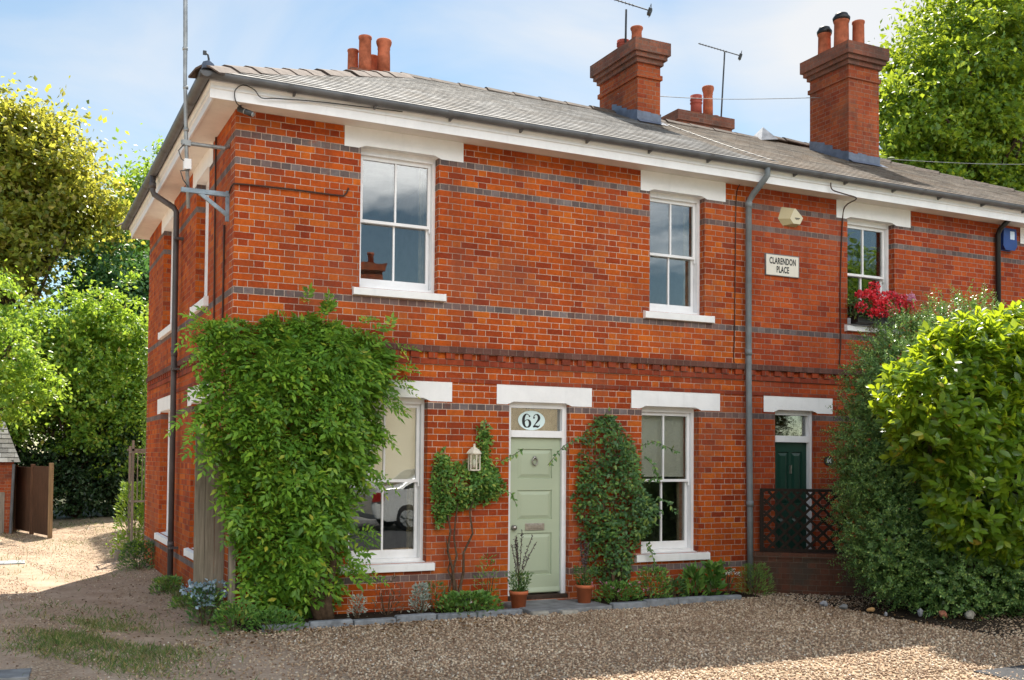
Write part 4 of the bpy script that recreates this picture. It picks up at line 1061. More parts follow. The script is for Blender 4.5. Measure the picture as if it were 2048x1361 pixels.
def aerial(label, base, top, boom_a, boom_b, mirror=1, cluster=True):
    t = thing('tv_aerial', label, 'aerial', base)
    mb = MB(); mb.tube([base, top], .018, 8); mb.build('pole', 'aerial', t, True)
    A = Vector(boom_a); B = Vector(boom_b); d = (B-A).normalized(); mb = MB(); mb.tube([A, B], .011, 6)
    up = Vector((0, 0, 1)); up = (up-d*up.dot(d)).normalized(); sx = d.cross(up)
    L_ = (B-A).length
    for i in range(10):
        c = A+d*L_*(.04+.07*i); mb.tube([c-sx*.05, c+sx*.05], .005, 5)
    mb.build('boom', 'aerial', t)
    mb = MB(); c = B
    for q in (-.055, 0, .055): mb.tube([c+up*q-sx*.14, c+up*q+sx*.14], .006, 5)
    mb.tube([c+up*.06-sx*.14, c-up*.06-sx*.14], .005, 5); mb.tube([c+up*.06+sx*.14, c-up*.06+sx*.14], .005, 5)
    e = d*.03; mb.bar(c-e-up*.02, c+e-up*.02, .10, .10)
    mb.build('reflector', 'aerial', t)
    return t
aerial('dark tv aerial on a short pole above the left chimney pots', (7.09, 3.3, 8.5), (7.10, 3.3, 9.18), (6.70, 3.55, 9.46), (7.42, 3.06, 9.13))
aerial('dark tv aerial on a tall pole beside the low rear chimney', (11.36, 6.3, 8.55), (11.47, 6.3, 10.32), (11.02, 6.62, 10.52), (11.74, 6.11, 10.20))

# ------------------------------------------------------------------ low items by the doors
def box_thing(name, label, cat, mat, x0, x1, y0, y1, z0, z1, group=None, bevel=.012, rot=0):
    cx, cy = (x0+x1)/2, (y0+y1)/2; c, s = math.cos(rot), math.sin(rot)
    mb = MB(); mb.box(x0, x1, y0, y1, z0, z1, lambda x, y, z: (cx+(x-cx)*c-(y-cy)*s, cy+(x-cx)*s+(y-cy)*c, z))
    return tag(mb.build(name, mat, None, False, bevel), label, cat, group)
box_thing('doorstep', 'grey stone step slab in front of the sage green door', 'doorstep', 'slab', 3.27, 4.02, -.80, -.015, -.5, -.165)
box_thing('step_slab', 'second grey slab right of the doorstep under the potted plant', 'paving slab', 'slab', 4.03, 4.42, -.70, -.015, -.5, -.178)
ek = [(.22, .70, -.70), (.71, 1.18, -.69), (1.19, 1.66, -.69), (1.67, 2.14, -.68), (2.15, 2.62, -.68), (2.63, 3.20, -.69)]
ek2 = [(4.44, 4.92, -.64), (4.93, 5.40, -.63), (5.41, 5.88, -.61), (5.89, 6.40, -.60)]
for i, (a, b, y) in enumerate(ek+ek2):
    box_thing('edging_stone', 'blue-grey stone edging piece along the flower bed left of the doorstep' if i < len(ek) else 'blue-grey stone edging piece along the flower bed right of the doorstep',
              'edging stone', 'kerbstone', a, b, y-.055+random.uniform(-.012, .012), y+.05, -.4, -.150+random.uniform(-.012, .012), 'bed edging left of the step' if i < len(ek) else 'bed edging right of the step', .015, random.uniform(-.02, .02))
box_thing('edging_brick', 'pale worn stone block in front of the doorstep, left of two', 'stone block', 'palestone', 3.24, 3.46, -.90, -.81, -.4, -.165, None, .02, .04)
box_thing('edging_brick', 'pale worn stone block in front of the doorstep, right of two', 'stone block', 'palestone', 3.62, 3.84, -.91, -.82, -.4, -.17, None, .02, -.03)
box_thing('paving_slab', 'grey slab flush in the gravel at the near left edge', 'paving slab', 'slab', -2.9, -1.97, -1.9, -1.52, -.5, -.262, None, .01, -.08)
box_thing('drain_cover', 'rusty grey drain cover lying in the sunlit lane', 'drain cover', 'galv', -2.5, -1.86, 8.1, 8.6, -.4, float(gz(-2.1, 8.4))+.02, None, .01)

def rock(name, label, cat, mat, c, s, group=None):
    n_ = 40; d = rndv(n_); mb = bpy.data.meshes.new(name)
    import bmesh
    bm = bmesh.new(); bmesh.ops.create_icosphere(bm, subdivisions=2, radius=1)
    ks = rndv(7); ws = RNG.uniform(.5, 1.2, 7)
    for v in bm.verts:
        q = np.array(v.co); f = 1.0
        for k, w in zip(ks, ws): f -= w*max(0, q@k-.55)
        f *= .62; v.co = Vector((q[0]*s[0]*f+c[0], q[1]*s[1]*f+c[1], max(-.35, q[2]*f)*s[2]+c[2]))
    bm.to_mesh(mb); bm.free()
    return tag(link(name, mb, mat), label, cat, group)
for lab, mat, c, s in [
    ('white angular flint at the left end of the shrub bed edge', 'flint', (6.88, -1.62, -.17), (.10, .07, .08)),
    ('grey lump of flint just right of the white angular one', 'slab', (6.98, -1.85, -.18), (.11, .08, .07)),
    ('ochre rubble stone on the shrub bed edge', 'tan_stone', (7.10, -2.16, -.18), (.11, .07, .07)),
    ('small bluish white flint between the ochre stone and the pink brick', 'flint', (7.04, -2.45, -.19), (.05, .04, .05)),
    ('pale grey pointed flint standing left of the pink brick lump', 'flint', (7.30, -2.72, -.16), (.075, .06, .10)),
    ('pinkish broken brick lump on the shrub bed edge', 'pinkstone', (7.44, -2.92, -.15), (.14, .09, .10)),
    ('pale mossy rock at the right end of the shrub bed edge', 'palestone', (7.72, -3.06, -.16), (.16, .10, .10))]:
    rock('edge_rock', lab, 'rock', mat, c, s, 'rocks edging the shrub bed')

# ------------------------------------------------------------------ vegetation tools
def in_poly(x, z, poly):
    x = np.asarray(x); z = np.asarray(z); r = np.zeros(x.shape, bool); n_ = len(poly)
    for i in range(n_):
        x0, z0 = poly[i]; x1, z1 = poly[(i+1) % n_]
        c = ((z0 > z) != (z1 > z)) & (x < (x1-x0)*(z-z0)/(z1-z0+1e-12)+x0); r ^= c
    return r
def edge_dist(x, z, poly):
    d = np.full(len(x), 9.0); n_ = len(poly)
    for i in range(n_):
        a = np.array(poly[i]); b = np.array(poly[(i+1) % n_]); ab = b-a
        P = np.stack([x, z], 1)-a; t = np.clip((P@ab)/(ab@ab), 0, 1); d = np.minimum(d, np.linalg.norm(P-t[:, None]*ab, axis=1))
    return d
def poly_pts(n_, poly, keep=None):
    xs = [p[0] for p in poly]; zs = [p[1] for p in poly]; out = np.zeros((0, 2))
    while len(out) < n_:
        q = np.stack([RNG.uniform(min(xs), max(xs), n_*3), RNG.uniform(min(zs), max(zs), n_*3)], 1)
        k = in_poly(q[:, 0], q[:, 1], poly)
        if keep is not None: k &= keep(q[:, 0], q[:, 1])
        out = np.concatenate([out, q[k]])
    return out[:n_]
def pinnate(base, d, nrm, L, k=5, ll=.06, lw=.026, droop=.35):
    """compound leaves: base (n,3), direction d; returns leaflet arrays"""
    n_ = len(base); d = unit(d); Sx = unit(np.cross(d, nrm)); Nn = np.cross(Sx, d)
    P, T, N_, LL = [], [], [], []
    for i in range(k):
        t = (i+.8)/(k+.3)
        pos = base+d*(L*t)[:, None]+np.array([0, 0, -1])*(droop*L*t*t)[:, None]
        for s_ in (-1, 1):
            dirv = unit(d*.45+Sx*s_*.85-np.array([0, 0, .25*t])+RNG.normal(size=(n_, 3))*.12)
            P.append(pos); T.append(dirv); N_.append(unit(Nn+RNG.normal(size=(n_, 3))*.22)); LL.append(np.full(n_, ll)*(1.05-.35*abs(t-.5)))
    P.append(base+d*(L*.97)[:, None]+np.array([0, 0, -1])*(droop*L)[:, None]); T.append(unit(d-np.array([0, 0, .6]))); N_.append(Nn); LL.append(np.full(n_, ll*1.1))
    P = np.concatenate(P); T = np.concatenate(T); N_ = np.concatenate(N_); LL = np.concatenate(LL)*RNG.uniform(.75, 1.2, len(P))*np.tile(RNG.uniform(.65, 1.25, n_), 2*k+1)
    return P, T, N_, LL, LL*lw/ll
def twig_tubes(mb, root, tips, r0, r1, sag=.0, wob=.06, seg=6, n=6):
    root = Vector(root)
    for tp in tips:
        tp = Vector(tp); pts = []; o = Vector((0, 0, 0))
        for i in range(seg+1):
            t = i/seg
            p = root.lerp(tp, t); p.z += sag*math.sin(PI*t)
            if 0 < i < seg: p += Vector((random.uniform(-wob, wob), random.uniform(-wob*.5, wob*.5), random.uniform(-wob, wob)*.5))
            pts.append(p)
        mb.tube(pts, [r0+(r1-r0)*i/seg for i in range(seg+1)], n)

# ------------------------------------------------------------------ wisteria over the left corner
def wisteria():
    t = thing('wisteria', 'dense green wisteria climbing the front wall at the house corner', 'climber', (.95, -.35, -.2))
    poly = [(-.40, 2.84), (-.17, 3.00), (.23, 3.06), (.45, 3.11), (.89, 3.15), (1.35, 3.02), (1.55, 2.90), (1.80, 2.72), (1.70, 2.46), (1.56, 2.12), (1.60, 1.84),
            (1.48, 1.5), (1.33, 1.1), (1.24, .77), (1.16, .44), (1.15, .10), (.94, -.06), (.5, -.08), (.30, .0), (.16, .33), (.04, .8), (-.04, 1.22), (-.16, 1.64), (-.34, 2.01), (-.34, 2.37), (-.28, 2.59)]
    n_ = 2700; q = poly_pts(n_, poly); ed = edge_dist(q[:, 0], q[:, 1], poly)
    lump = .10*np.sin(q[:, 0]*7+1)*np.cos(q[:, 1]*6.3)+.07*np.sin(q[:, 0]*13+q[:, 1]*11)
    depth = .10+.52*sstep(0, .55, ed)+lump*sstep(.05, .3, ed)
    layer = RNG.random(n_)**.6
    y = -np.maximum(.04, depth*(.35+.65*layer))
    keep = ~((q[:, 0] < 0) & (y > -.05))
    base = np.stack([q[:, 0], y, q[:, 1]], 1)[keep]; ed = ed[keep]
    n_ = len(base)
    cen = np.array([.65, 0, 1.7]); out = base-cen; out[:, 1] = 0
    d = np.stack([RNG.normal(size=n_)*.75+out[:, 0]*.35, -np.abs(RNG.normal(size=n_))*.8-.25, RNG.normal(size=n_)*.45-.12+np.where(ed < .15, .2*out[:, 2], 0)], 1)
    nrm = np.stack([RNG.normal(size=n_)*.3, -np.ones(n_)*.75, .55+RNG.random(n_)*.4], 1)
    L = RNG.uniform(.17, .30, n_)*np.where(ed < .10, .75, 1)
    P, T, Nn, LL, LW = pinnate(base-unit(d)*(L*.5)[:, None]*.5, d, nrm, L, 5, .088, .037)
    ok = (P[:, 1] < -.012) | (P[:, 0] < -.02)
    P, T, Nn, LL, LW = P[ok], T[ok], Nn[ok], LL[ok], LW[ok]
    A0 = (P, T, Nn, LL, LW)
    # loose sprays at the outline
    sp = []
    for (x, z, dx, dz) in [(-.36, 2.82, -.9, -.25), (-.30, 2.0, -.7, -.5), (1.78, 2.70, 1, .1), (1.64, 2.3, 1, -.3), (1.58, 1.85, 1, -.3), (1.48, 1.45, .9, -.5), (1.26, .75, 1, -.3), (1.2, .35, .9, -.4), (.88, 3.16, .0, .6), (1.25, .45, .9, -.2), (-.22, 1.75, -.8, -.3), (.05, 1.0, -.5, -.5), (.24, .2, -.2, -.7), (1.78, 2.5, 1, -.1), (-.22, 2.98, -.7, .4), (1.45, 3.02, .8, .5)]:
        for k in range(9):
            sp.append((x+random.gauss(0, .09), -.22+random.gauss(0, .10), z+random.gauss(0, .09), dx+random.gauss(0, .35), -.25+random.gauss(0, .3), dz+random.gauss(0, .35)))
    sp = np.array(sp); P, T, Nn, LL, LW = pinnate(sp[:, :3], sp[:, 3:], np.tile([0, -.6, .8], (len(sp), 1)), RNG.uniform(.16, .27, len(sp)), 5, .084, .034)
    ok = P[:, 1] < -.01
    leaves('foliage', np.concatenate([A0[0], P[ok]]), np.concatenate([A0[1], T[ok]]), np.concatenate([A0[2], Nn[ok]]), np.concatenate([A0[3], LL[ok]]), np.concatenate([A0[4], LW[ok]]), 'wist_leaf', t, 'diamond', .12)
    mb = MB()
    for (x0, x1) in ((.98, .90), (1.06, 1.02), (.90, .80)):
        pts = [(x0+(x1-x0)*k/7+.05*math.sin(k*1.7+x0*9), -.30+.03*math.cos(k*2.1+x0*7)+.02*k, -.25+k*.24) for k in range(8)]
        mb.tube(pts, [.060-.004*k for k in range(8)], 9)
    twig_tubes(mb, (.92, -.18, 1.35), [(-.1, -.12, 2.6), (.4, -.12, 3.0), (1.0, -.12, 3.1), (1.6, -.12, 2.6), (.1, -.12, 1.6), (1.4, -.12, 1.7)], .028, .008, .05)
    mb.build('stem', 'stem', t, True)
wisteria()

def climber(name, label, poly, n_, mat, leaf, root, tips, depth=.16, gap=None, sprays=(), cat='climber'):
    t = thing(name, label, cat, root)
    q = poly_pts(n_, poly); ed = edge_dist(q[:, 0], q[:, 1], poly)
    # clumping: thin the mass with a wandering density so brick shows through
    f = np.sin(q[:, 0]*9.3+q[:, 1]*4.1)+np.sin(q[:, 1]*8.7-q[:, 0]*5.3+1.3)+np.sin(q[:, 0]*19+q[:, 1]*17)*.5
    k = RNG.random(n_) < np.clip(.80+.28*f, .14, 1)*sstep(-.05, .12, ed)
    q = q[k]; ed = ed[k]; m = len(q)
    y = -(.02+depth*sstep(0, .3, ed)*RNG.uniform(.15, 1, m)+.03*RNG.random(m))
    P = np.stack([q[:, 0], y, q[:, 1]], 1)
    d = np.stack([RNG.normal(size=m), -np.abs(RNG.normal(size=m))*.7, RNG.normal(size=m)*.8-.15], 1)
    nrm = np.stack([RNG.normal(size=m)*.5, -.7-RNG.random(m)*.3, .5+RNG.random(m)*.5], 1)
    LL = RNG.uniform(.7, 1.2, m)*leaf
    F0 = [P, d, nrm, LL, LL*.55]
    mb = MB(); twig_tubes(mb, root, tips, .020, .006, 0, .045, 7)
    for pts in sprays:
        mb.tube(pts, .004, 5)
    mb.build('stem', 'stem', t, True)
    if sprays:
        pp, dd = [], []
        for pts in sprays:
            for a, b in zip(pts, pts[1:]):
                for i in range(9):
                    p = Vector(a).lerp(Vector(b), i/9); pp.append(p+Vector((0, -.004, 0))); dd.append((random.gauss(0, .7), -.4*random.random(), random.gauss(-.35, .6)))
        pp = np.array([tuple(p) for p in pp]); dd = np.array(dd)
        sz = RNG.uniform(.75, 1.2, len(pp))*leaf
        F0 = [np.concatenate(q) for q in zip(F0, (pp, dd, np.tile([0, -1, .4], (len(pp), 1)), sz, sz*.5))]
    leaves('foliage', *F0, mat, t, 'diamond', .14)
    return t
climber('climbing_rose', 'thin-stemmed green climber spreading below the cream lantern', [(2.32, 1.28), (2.36, 1.62), (2.45, 1.72), (2.58, 1.56), (2.74, 1.52), (2.86, 1.60), (2.92, 1.92), (3.04, 2.02), (3.12, 1.78), (3.14, 1.62), (3.24, 1.34), (3.30, 1.18), (3.12, 1.04), (2.9, 1.02), (2.72, .94), (2.62, .94), (2.5, .80), (2.42, .72), (2.34, .9)],
        4600, 'rose_leaf', .06, (2.60, -.14, -.22), [(2.52, -.05, .62), (2.62, -.06, 1.25), (2.95, -.06, 1.4), (2.45, -.06, 1.4)], .22,
        sprays=[[(3.2, -.10, 1.55), (3.36, -.12, 1.62), (3.50, -.12, 1.70)], [(3.18, -.08, 1.2), (3.34, -.1, 1.16), (3.42, -.1, 1.02)], [(2.98, -.05, 1.9), (3.0, -.05, 2.05)]])
climber('climbing_rose', 'taller dark green climber on the wall between the sage door and the right window', [(4.30, 1.55), (4.30, 1.80), (4.45, 2.02), (4.62, 2.15), (4.78, 2.20), (4.96, 2.02), (5.08, 1.86), (5.22, 1.66), (5.27, 1.40), (5.38, 1.10), (5.62, .95), (5.5, .72), (5.26, .52), (5.14, .34), (5.06, .02), (4.88, -.08), (4.62, .02), (4.42, .30), (4.30, .62), (4.22, 1.0), (4.28, 1.3)],
        6200, 'rose_leaf_dark', .066, (4.78, -.2, -.22), [(4.85, -.07, 1.9), (4.6, -.07, 1.6), (5.2, -.07, 1.3), (4.7, -.07, 1.0), (5.05, -.06, .6)], .30,
        sprays=[[(4.34, -.12, 1.84), (4.18, -.15, 1.84), (4.0, -.15, 1.70), (3.82, -.15, 1.50)], [(5.2, -.1, 1.75), (5.4, -.12, 1.82), (5.62, -.12, 1.74), (5.78, -.12, 1.68)], [(5.26, -.1, 1.62), (5.40, -.12, 1.50), (5.46, -.12, 1.36)], [(5.3, -.1, 1.3), (5.42, -.12, 1.36), (5.50, -.12, 1.3)], [(5.3, -.1, .5), (5.36, -.12, .40), (5.42, -.12, .22)], [(5.44, -.12, 1.1), (5.62, -.14, 1.02), (5.75, -.14, .86)]])

# ------------------------------------------------------------------ bed plants
def tuft(name, label, c, r, h, n_, mat, leaf, asp=.4, cat='plant', up=.8, flowers=None, nf=0, fl=.02, group=None):
    t = thing(name, label, cat, c, group)
    a = RNG.uniform(0, 2*PI, n_); rr = r*np.sqrt(RNG.random(n_)); zz = RNG.random(n_)**.8
    w = np.sqrt(np.maximum(0.05, 1-(zz*.85)**2))
    P = np.stack([c[0]+rr*np.cos(a)*w, c[1]+rr*np.sin(a)*w*.7, c[2]+zz*h], 1)
    d = np.stack([np.cos(a)+RNG.normal(size=n_)*.5, np.sin(a)+RNG.normal(size=n_)*.5, up+RNG.normal(size=n_)*.4], 1)
    nrm = np.stack([RNG.normal(size=n_)*.4, -.5*np.ones(n_), .8+RNG.normal(size=n_)*.2], 1)
    LL = leaf*RNG.uniform(.7, 1.25, n_)
    leaves('foliage', P, d, nrm, LL, LL*asp, mat, t)
    mb = MB()
    for i in range(7):
        b = random.uniform(0, 2*PI); mb.tube([(c[0]+.02*math.cos(b), c[1]+.02*math.sin(b), c[2]-.03), (c[0]+r*.5*math.cos(b), c[1]+r*.4*math.sin(b), c[2]+h*.6)], [.005, .003], 5)
    mb.build('stem', 'stem', t)
    if flowers:
        F = np.stack([c[0]+RNG.normal(size=nf)*r*.6, c[1]-r*.3+RNG.normal(size=nf)*r*.3, c[2]+h*(.6+.5*RNG.random(nf))], 1)
        P = np.repeat(F, 6, 0)+RNG.normal(size=(nf*6, 3))*fl*.3
        leaves('flower', P, rndv(nf*6), rndv(nf*6), fl, fl*.7, flowers, t)
    return t
tuft('silver_plant', 'upright silver-leaved plant in the bed below the left window', (2.05, -.42, -.18), .12, .33, 420, 'silverleaf', .042, .45)
tuft('silver_plant', 'small silver plant beside the foot of the wisteria', (1.34, -.36, -.19), .10, .24, 200, 'silverleaf', .036, .4)
tuft('low_shrub', 'spreading low green perennial in the bed between the silver plant and the pot', (2.62, -.48, -.2), .42, .22, 700, 'herb', .060, .55)
tuft('low_shrub', 'feathery grey-green plant behind the silver plant', (2.28, -.30, -.2), .18, .34, 300, 'rose_leaf_dark', .055, .2)
tuft('low_shrub', 'low dark green plants with tiny pink flowers right of the potted plant', (4.72, -.38, -.2), .36, .24, 620, 'herb', .055, .4, flowers='pinkflower', nf=9, fl=.025)
tuft('low_shrub', 'tangled mid-green plant below the left end of the right window', (5.20, -.40, -.2), .28, .40, 560, 'rose_leaf', .060, .35)
tuft('low_shrub', 'pale broad-leaved plant in the bed below the right window', (5.86, -.36, -.2), .15, .34, 120, 'herb', .13, .4, up=1.4)
tuft('low_shrub', 'upright fresh green plant with lobed leaves below the right sill', (6.16, -.38, -.2), .14, .42, 140, 'herb', .11, .6, up=.9)
tuft('low_shrub', 'low blue-green plant at the right end of the bed', (5.58, -.34, -.2), .18, .24, 220, 'rose_leaf_dark', .06, .4)
tuft('white_flower_plant', 'tall stem with white umbel flowers under the right window sill', (6.42, -.34, -.2), .08, .42, 60, 'rose_leaf_dark', .07, .3, flowers='whiteflower', nf=0)
def umbel():
    pp = []
    for (x, z) in ((6.36, .10), (6.44, .14), (6.50, .09)):
        for k in range(16): pp.append((x+random.gauss(0, .022), -.40+random.gauss(0, .02), z+random.gauss(0, .008)))
    pp = np.array(pp); par = [o for o in COL.objects if o.name.startswith('white_flower_plant')][0]
    leaves('flower', pp, np.tile([0, -.3, .2], (len(pp), 1))+rndv(len(pp)), np.tile([0, -.5, .8], (len(pp), 1)), .024, .02, 'whiteflower', par)
    mb = MB()
    for (x, z) in ((6.36, .10), (6.44, .14), (6.50, .09)): mb.tube([(6.43, -.34, -.1), (x, -.40, z)], .004, 5)
    mb.build('flower_stem', 'stem', par)
umbel()
tuft('low_shrub', 'feathery bright green clump at the foot of the long front downpipe', (6.75, -.48, -.2), .28, .40, 900, 'rose_leaf', .06, .16)
tuft('low_shrub', 'bushy green plant at the foot of the fence board by the corner', (.0, -.42, -.28), .24, .32, 420, 'rose_leaf', .06, .45)
tuft('low_shrub', 'low straggling weeds at the left end of the stone edging', (.36, -.72, -.25), .30, .22, 420, 'herb', .055, .4)
tuft('blue_flower_plant', 'pale blue-leaved flowering plant in front of the fence board', (-.22, .10, -.27), .19, .44, 420, 'rose_leaf_dark', .06, .4, flowers='blueflower', nf=30, fl=.05)
tuft('low_shrub', 'weeds along the lane side wall at the foot of the brown downpipe', (-.18, 3.1, -.28), .26, .22, 420, 'rose_leaf', .06, .35)
tuft('low_shrub', 'weeds at the foot of the side wall near the blue flowers', (-.16, 1.6, -.28), .24, .16, 300, 'rose_leaf', .055, .35)
tuft('low_shrub', 'yellow-flecked dark bush at the far corner of the side wall', (-.22, 6.2, -.28), .34, .46, 900, 'rose_leaf_dark', .06, .4, flowers='tree_yellow', nf=26, fl=.04)
tuft('low_shrub', 'tall leafy plant behind the wooden frame at the rear corner', (-.05, 8.6, -.28), .38, 1.35, 1300, 'tree_yellow', .09, .4)
tuft('low_shrub', 'thin feathery self-sown plant against the bricks left of the potted salvia', (2.98, -.22, -.2), .16, .62, 170, 'rose_leaf', .05, .3)
tuft('low_shrub', 'dry twiggy plant against the bricks below the left window', (1.72, -.25, -.2), .18, .42, 150, 'dead', .05, .25)
def leaf_litter():
    n_ = 900; x = RNG.uniform(-.6, 3.2, n_); y = RNG.uniform(-2.6, -.7, n_)
    k = RNG.random(n_) < np.exp(-((y+.95)/.7)**2); x, y = x[k], y[k]
    x = np.concatenate([x, RNG.uniform(-2.2, -.1, 420), RNG.uniform(6.2, 9, 200)]); y = np.concatenate([y, RNG.uniform(-1.5, 4.5, 420), RNG.uniform(-3.2, -.8, 200)])
    m = len(x); P = np.stack([x, y, gz(x, y)+.018+RNG.random(m)*.02], 1); d = rndv(m); d[:, 2] *= .25
    stuff(leaves('leaf_litter', P, d, np.tile([0, 0, 1.], (m, 1))+RNG.normal(size=(m, 3))*.35, RNG.uniform(.03, .06, m), .028, 'litter'))
leaf_litter()

def potted(label, x, y, z0, spikes, r=.105, h=.22):
    t = thing('plant_pot', label, 'potted plant', (x, y, z0))
    mb = MB(); mb.lathe([(r*.74, 0), (r*.95, h*.80), (r*1.06, h*.80), (r*1.10, h), (r*.98, h), (r*.95, h*.86)], (x, y, z0), 26); mb.build('pot', 'pot_orange', t, True)
    mb = MB(); mb.lathe([(r*.96, 0), (.001, .01)], (x, y, z0+h*.87), 20); mb.build('compost', 'soil', t)
    n_ = 420; a = RNG.uniform(0, 2*PI, n_); rr = .15*np.sqrt(RNG.random(n_)); zz = RNG.random(n_)
    P = np.stack([x+rr*np.cos(a)*(.5+.6*zz), y+rr*np.sin(a)*(.5+.6*zz), z0+h*.85+zz*.24], 1)
    d = np.stack([np.cos(a), np.sin(a), .5+RNG.random(n_)], 1)+RNG.normal(size=(n_, 3))*.4
    leaves('foliage', P, d, np.tile([0, -.4, 1.], (n_, 1)), RNG.uniform(.03, .055, n_), .018, 'rose_leaf_dark', t)
    mb = MB(); pp = []
    for (dx, dy, hh, bend) in spikes:
        pts = [(x+dx*.4*k/6+bend*(k/6)**2, y+dy*k/6, z0+h+.05+hh*k/6) for k in range(7)]
        mb.tube(pts, .0035, 5)
        for k in range(70):
            f = .35+.65*random.random(); i = min(5, int(f*6)); p = Vector(pts[i]).lerp(Vector(pts[i+1]), f*6-i); pp.append((p.x+random.gauss(0, .006), p.y+random.gauss(0, .006), p.z))
    mb.build('stem', 'stem', t)
    pp = np.array(pp); leaves('flower_spike', pp, rndv(len(pp))+np.array([0, 0, .8]), rndv(len(pp)), .022, .014, 'lavender', t)
potted('orange clay pot of faded salvia spikes left of the sage door', 3.30, -.42, -.20, [(-.12, -.03, .56, -.02), (-.02, 0, .60, -.03), (.10, .0, .66, .0), (.16, -.03, .60, .10), (.26, -.02, .52, .12), (-.2, 0, .5, -.02), (.05, .05, .5, -.04)])
potted('orange clay pot of dark plants right of the sage door', 4.24, -.34, -.178, [(-.1, 0, .42, -.02), (.0, 0, .5, .0), (.1, 0, .45, .02), (.05, .04, .40, .03), (-.06, .03, .46, -.02)])

def window_flowers():
    t = thing('window_box', 'window box of bright red geraniums on the upper sill', 'window box', (9.25, -.12, 3.58))
    mb = MB(); mb.box(8.88, 9.72, -.16, -.01, 3.585, 3.72); mb.build('trough', 'black', t, bevel=.01)
    n_ = 900; P = np.stack([RNG.uniform(8.80, 9.85, n_), RNG.uniform(-.26, -.0, n_), 3.66+RNG.random(n_)*.28], 1)
    leaves('foliage', P, rndv(n_)+np.array([0, -.4, .1]), rndv(n_)+np.array([0, -.6, .6]), RNG.uniform(.03, .055, n_), .036, 'rose_leaf_dark', t)
    m_ = 120; P = np.stack([9.22+RNG.normal(size=m_)*.05, -.13+RNG.normal(size=m_)*.02, RNG.uniform(3.28, 3.7, m_)], 1)
    leaves('trailing_stem', P, np.tile([0, 0, -1.], (m_, 1))+RNG.normal(size=(m_, 3))*.3, rndv(m_), .05, .015, 'dead', t)
    heads = [(9.08, 4.10, .085), (9.02, 3.98, .07), (9.12, 3.95, .10), (9.24, 3.96, .09), (9.16, 3.86, .10), (9.28, 3.87, .09), (8.84, 3.80, .075), (9.06, 3.74, .075), (9.22, 3.76, .085), (9.36, 3.78, .095), (9.40, 4.02, .07), (9.62, 3.97, .08), (9.56, 3.90, .085), (9.78, 3.88, .085), (8.80, 3.97, .05), (8.93, 4.0, .06), (9.50, 3.80, .06), (9.7, 3.84, .06)]
    for x, z, r in heads:
        PP = []; k = 70; d = rndv(k); PP.append(np.stack([x+d[:, 0]*r, -.27+d[:, 1]*r*.8, z+d[:, 2]*r*.8], 1))
        P = np.concatenate(PP); D = rndv(len(P)); leaves('flower', P, D, np.tile([0, -.7, .5], (len(P), 1))+rndv(len(P))*.6, .045, .04, 'redflower', t)
    k = 60; d = rndv(k); P = np.stack([9.80+d[:, 0]*.08, -.28+d[:, 1]*.05, 4.0+d[:, 2]*.06], 1); leaves('flower', P, rndv(k), np.tile([0, -.7, .5], (k, 1)), .04, .035, 'pinkflower', t)
    mb = MB()
    for x, z, r in heads: mb.tube([(x+random.uniform(-.05, .05), -.12, 3.70), (x, -.25, z)], .005, 5)
    mb.build('stem', 'stem', t)
window_flowers()

# ------------------------------------------------------------------ garden wall, trellis, fence board
def garden_wall():
    t = thing('garden_wall', 'low mossy brick garden wall running out beside the downpipe', 'wall', (7.2, -.2, G0))
    A = Vector((7.08, -.02, 0)); B = Vector((8.95, -1.55, 0)); d = (B-A).normalized(); nn = Vector((d.y, -d.x, 0))
    def T(u, v, w): p = A+d*u-nn*w*-1; return (p.x, p.y, v)
    Lw = (B-A).length
    a = math.atan2(d.y, d.x)
    mb = MB(); mb.box(0, Lw, -.11, .11, -.6, .26); mb.box(-.01, Lw+.01, -.125, .125, .262, .335)
    o = mb.build('brickwork', 'brick_low', None); o.parent = t; o.matrix_world = Matrix.Translation((A.x, A.y, 0)) @ Matrix.Rotation(a, 4, 'Z'); o.matrix_parent_inverse = Matrix.Translation(-t.location)
    # trellis standing on the wall: its own thing
    tr = thing('trellis_panel', 'dark brown diamond trellis panel on top of the low brick wall', 'trellis', (A.x, A.y, .34))
    mt = Matrix.Translation((A.x, A.y, 0)) @ Matrix.Rotation(a, 4, 'Z')
    z0, z1 = .345, 1.20; W = Lw-.05
    mb = MB(); mb.box(.1, W, -.018, .018, z1-.04, z1); mb.box(.1, W, -.018, .018, z0, z0+.04); mb.box(.1, .155, -.02, .02, z0+.041, z1-.041); mb.box(W-.045, W, -.02, .02, z0+.041, z1-.041)
    fr = mb.build('frame', 'trellis', None)
    H = z1-z0-.08; mb = MB(); mb2 = MB(); s = .165; u = -H
    while u < W:
        for k, m_ in ((1, mb), (-1, mb2)):
            a0, a1 = (u, u+H) if k == 1 else (u+H, u)
            p0 = [a0, z0+.04]; p1 = [a1, z1-.04]
            # clip to panel
            lo, hi = .155, W-.045
            def clip(p, q):
                (x0, y0), (x1, y1) = p, q
                ts = [0, 1]
                dx = x1-x0
                t0 = ((lo if dx > 0 else hi)-x0)/dx; t1 = ((hi if dx > 0 else lo)-x0)/dx
                t0 = max(0, t0); t1 = min(1, t1)
                if t0 >= t1: return None
                return (x0+dx*t0, y0+(y1-y0)*t0), (x0+dx*t1, y0+(y1-y0)*t1)
            c = clip(p0, p1)
            if c: m_.bar((c[0][0], -.008*k-.003, c[0][1]), (c[1][0], -.008*k-.003, c[1][1]), .036, .013, (0, 1, 0))
        u += s
    l1 = mb.build('lattice', 'trellis', None); l2 = mb2.build('lattice', 'trellis', None)
    for o in (fr, l1, l2): o.parent = tr; o.matrix_world = mt; o.matrix_parent_inverse = Matrix.Translation(-tr.location)
    bpy.context.view_layer.update()
garden_wall()
for o in COL.objects:
    pass

